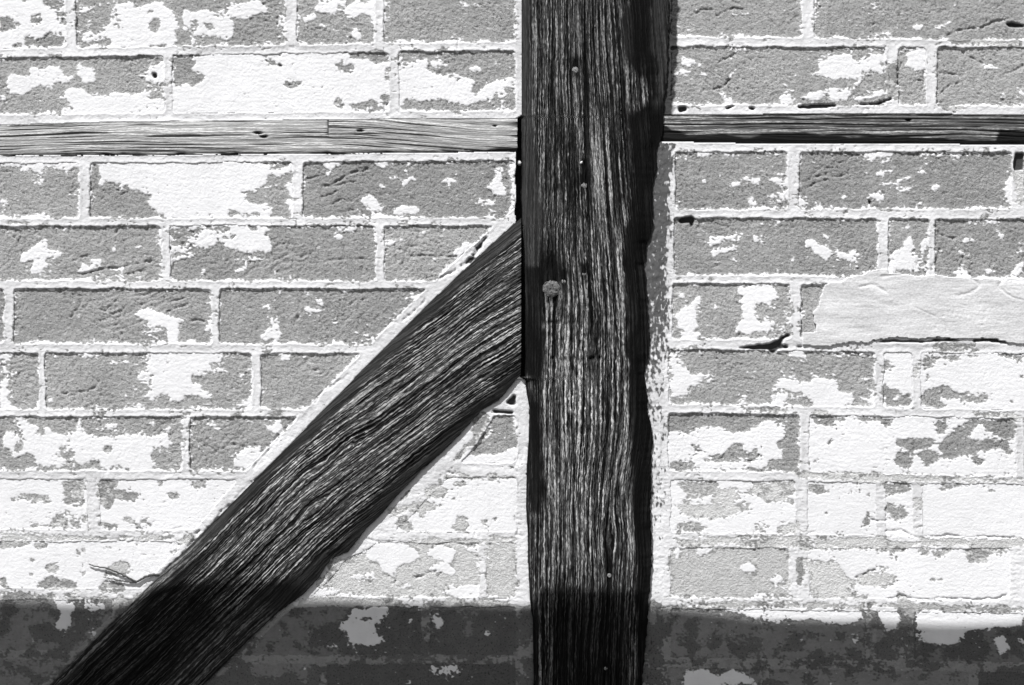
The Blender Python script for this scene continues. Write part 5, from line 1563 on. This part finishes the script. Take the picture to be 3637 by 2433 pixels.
# dry forked tendril lying over the whitewash beside the brace
def tube(name, pts, rad, mat, parent=None, sides=6):
    P = [np.array(p) for p in pts]
    V, Fc = [], []
    for i, p in enumerate(P):
        t = P[min(i + 1, len(P) - 1)] - P[max(i - 1, 0)]
        t = t / (np.linalg.norm(t) + 1e-9)
        n1 = np.cross(t, np.array([0, 1, 0])); n1 /= (np.linalg.norm(n1) + 1e-9)
        n2 = np.cross(t, n1)
        for k in range(sides):
            a = 2 * math.pi * k / sides
            V.append(p + rad[i] * (math.cos(a) * n1 + math.sin(a) * n2))
    for i in range(len(P) - 1):
        for k in range(sides):
            j = (k + 1) % sides
            Fc.append((i * sides + k, i * sides + j, (i + 1) * sides + j, (i + 1) * sides + k))
    Fc.append(tuple(range(sides - 1, -1, -1))); Fc.append(tuple(range((len(P) - 1) * sides, len(P) * sides)))
    return mesh_obj(name, V, Fc, mat, parent, P[0], True)
M_TWIG = plain_material('dry_twig', 0.03, 0.10, 500.0, 0.85)
def line_px(tile, s, d, r0, r1, n=5):
    p = pts_of(tile, s.split())
    out = []
    for (xa, ya), (xb, yb) in zip(p[:-1], p[1:]):
        for k in range(n):
            f = k / n
            out.append((xa + (xb - xa) * f, ya + (yb - ya) * f))
    out.append(p[-1])
    N = len(out)
    pts = [wp(x + 1.5 * math.sin(i * 1.7), y + 1.2 * math.cos(i * 2.3), d) for i, (x, y) in enumerate(out)]
    return pts, [(r0 + (r1 - r0) * i / (N - 1)) / S for i in range(N)]
pp, rr_ = line_px('M', '1345,582 1270,580 1210,600 1140,640 1060,600 990,565 900,528 790,508 745,492', 2.6, 5.0, 1.8)
twig = tube('dry_tendril', pp, rr_, M_TWIG)
tag(twig, 'thin dark forked dry tendril lying on the whitewash beside the brace', 'tendril')
pp, rr_ = line_px('M', '1140,642 1060,640 980,625 900,608 862,600', 2.3, 3.0, 1.3)
tube('side_shoot', pp, rr_, M_TWIG, twig)

# ------------------------------------------------------------------ what lies round the frame: ground, foot of the wall, unseen plank canopy added to throw the shade
M_GROUND = plain_material('gravel_path', 0.04, 0.075, 30.0, 0.95, 0.004)
def box(name, lo, hi, mat, parent=None):
    x0, y0, z0 = lo; x1, y1, z1 = hi
    V = [(x0, y0, z0), (x1, y0, z0), (x1, y1, z0), (x0, y1, z0), (x0, y0, z1), (x1, y0, z1), (x1, y1, z1), (x0, y1, z1)]
    Fc = [(0, 3, 2, 1), (4, 5, 6, 7), (0, 1, 5, 4), (1, 2, 6, 5), (2, 3, 7, 6), (3, 0, 4, 7)]
    return mesh_obj(name, V, Fc, mat, parent, ((x0 + x1) / 2, (y0 + y1) / 2, z0))
gr = mesh_obj('ground', [(-60, -60, 0), (60, -60, 0), (60, 60, 0), (-60, 60, 0)], [(0, 1, 2, 3)], M_GROUND, None, (0, 0, 0))
tag(gr, 'dark gravel path in front of the timber framed wall', None, None, 'structure')
M_PLINTH = plain_material('plinth_stone', 0.25, 0.42, 14.0, 0.9, 0.004)
zb = ZC - (2745 - CY) / S
pb = box('plinth', (-0.78, 0.001, 0.0), (0.78, 0.12, zb), M_PLINTH)
tag(pb, 'low stone plinth carrying the timber framed wall', None, None, 'structure')
M_PLANK = plain_material('old_plank', 0.06, 0.16, 25.0, 0.85, 0.001)
cz = lambda py, d: ZC - (py - CY) / S + d * (-sd[2] / sd[1])
canopy = bpy.data.objects.new('added_shade_canopy', None); COL.objects.link(canopy); canopy.location = (0, -0.65, 0)
tag(canopy, 'added plank canopy on two posts, out of view, placed to shade the wall', 'canopy')
dF = 0.42
xs = np.linspace(-1.75, 1.55, 90)
V, Fc = [], []
for i, x in enumerate(xs):
    pxs = CX + (x + dF * sd[0] / sd[1]) * S
    edge = np.interp(pxs, [-2000, 0, 300, 700, 1000, 1300, 1800, 2300, 2500, 2700, 3000, 3300, 3637, 6000], EDGE)
    z = cz(edge + 7 * perlin(np.array([x * 9.0]), np.array([0.3]), 501)[0], dF)
    V += [(x, -dF, z - 0.03), (x, -dF, z), (x, -dF - 0.45, z + 0.05), (x, -dF - 0.45, z + 0.02)]
for i in range(len(xs) - 1):
    a = 4 * i; b = a + 4
    Fc += [(a, a + 1, b + 1, b), (a + 1, a + 2, b + 2, b + 1), (a + 2, a + 3, b + 3, b + 2), (a + 3, a, b, b + 3)]
Fc += [(3, 2, 1, 0), (len(V) - 4, len(V) - 3, len(V) - 2, len(V) - 1)]
mesh_obj('shade_board', V, Fc, M_PLANK, canopy)
for x in (-1.68, 1.48):
    box('shade_board_post', (x - 0.04, -0.72, 0.0), (x + 0.04, -0.64, 1.34), M_PLANK, canopy)
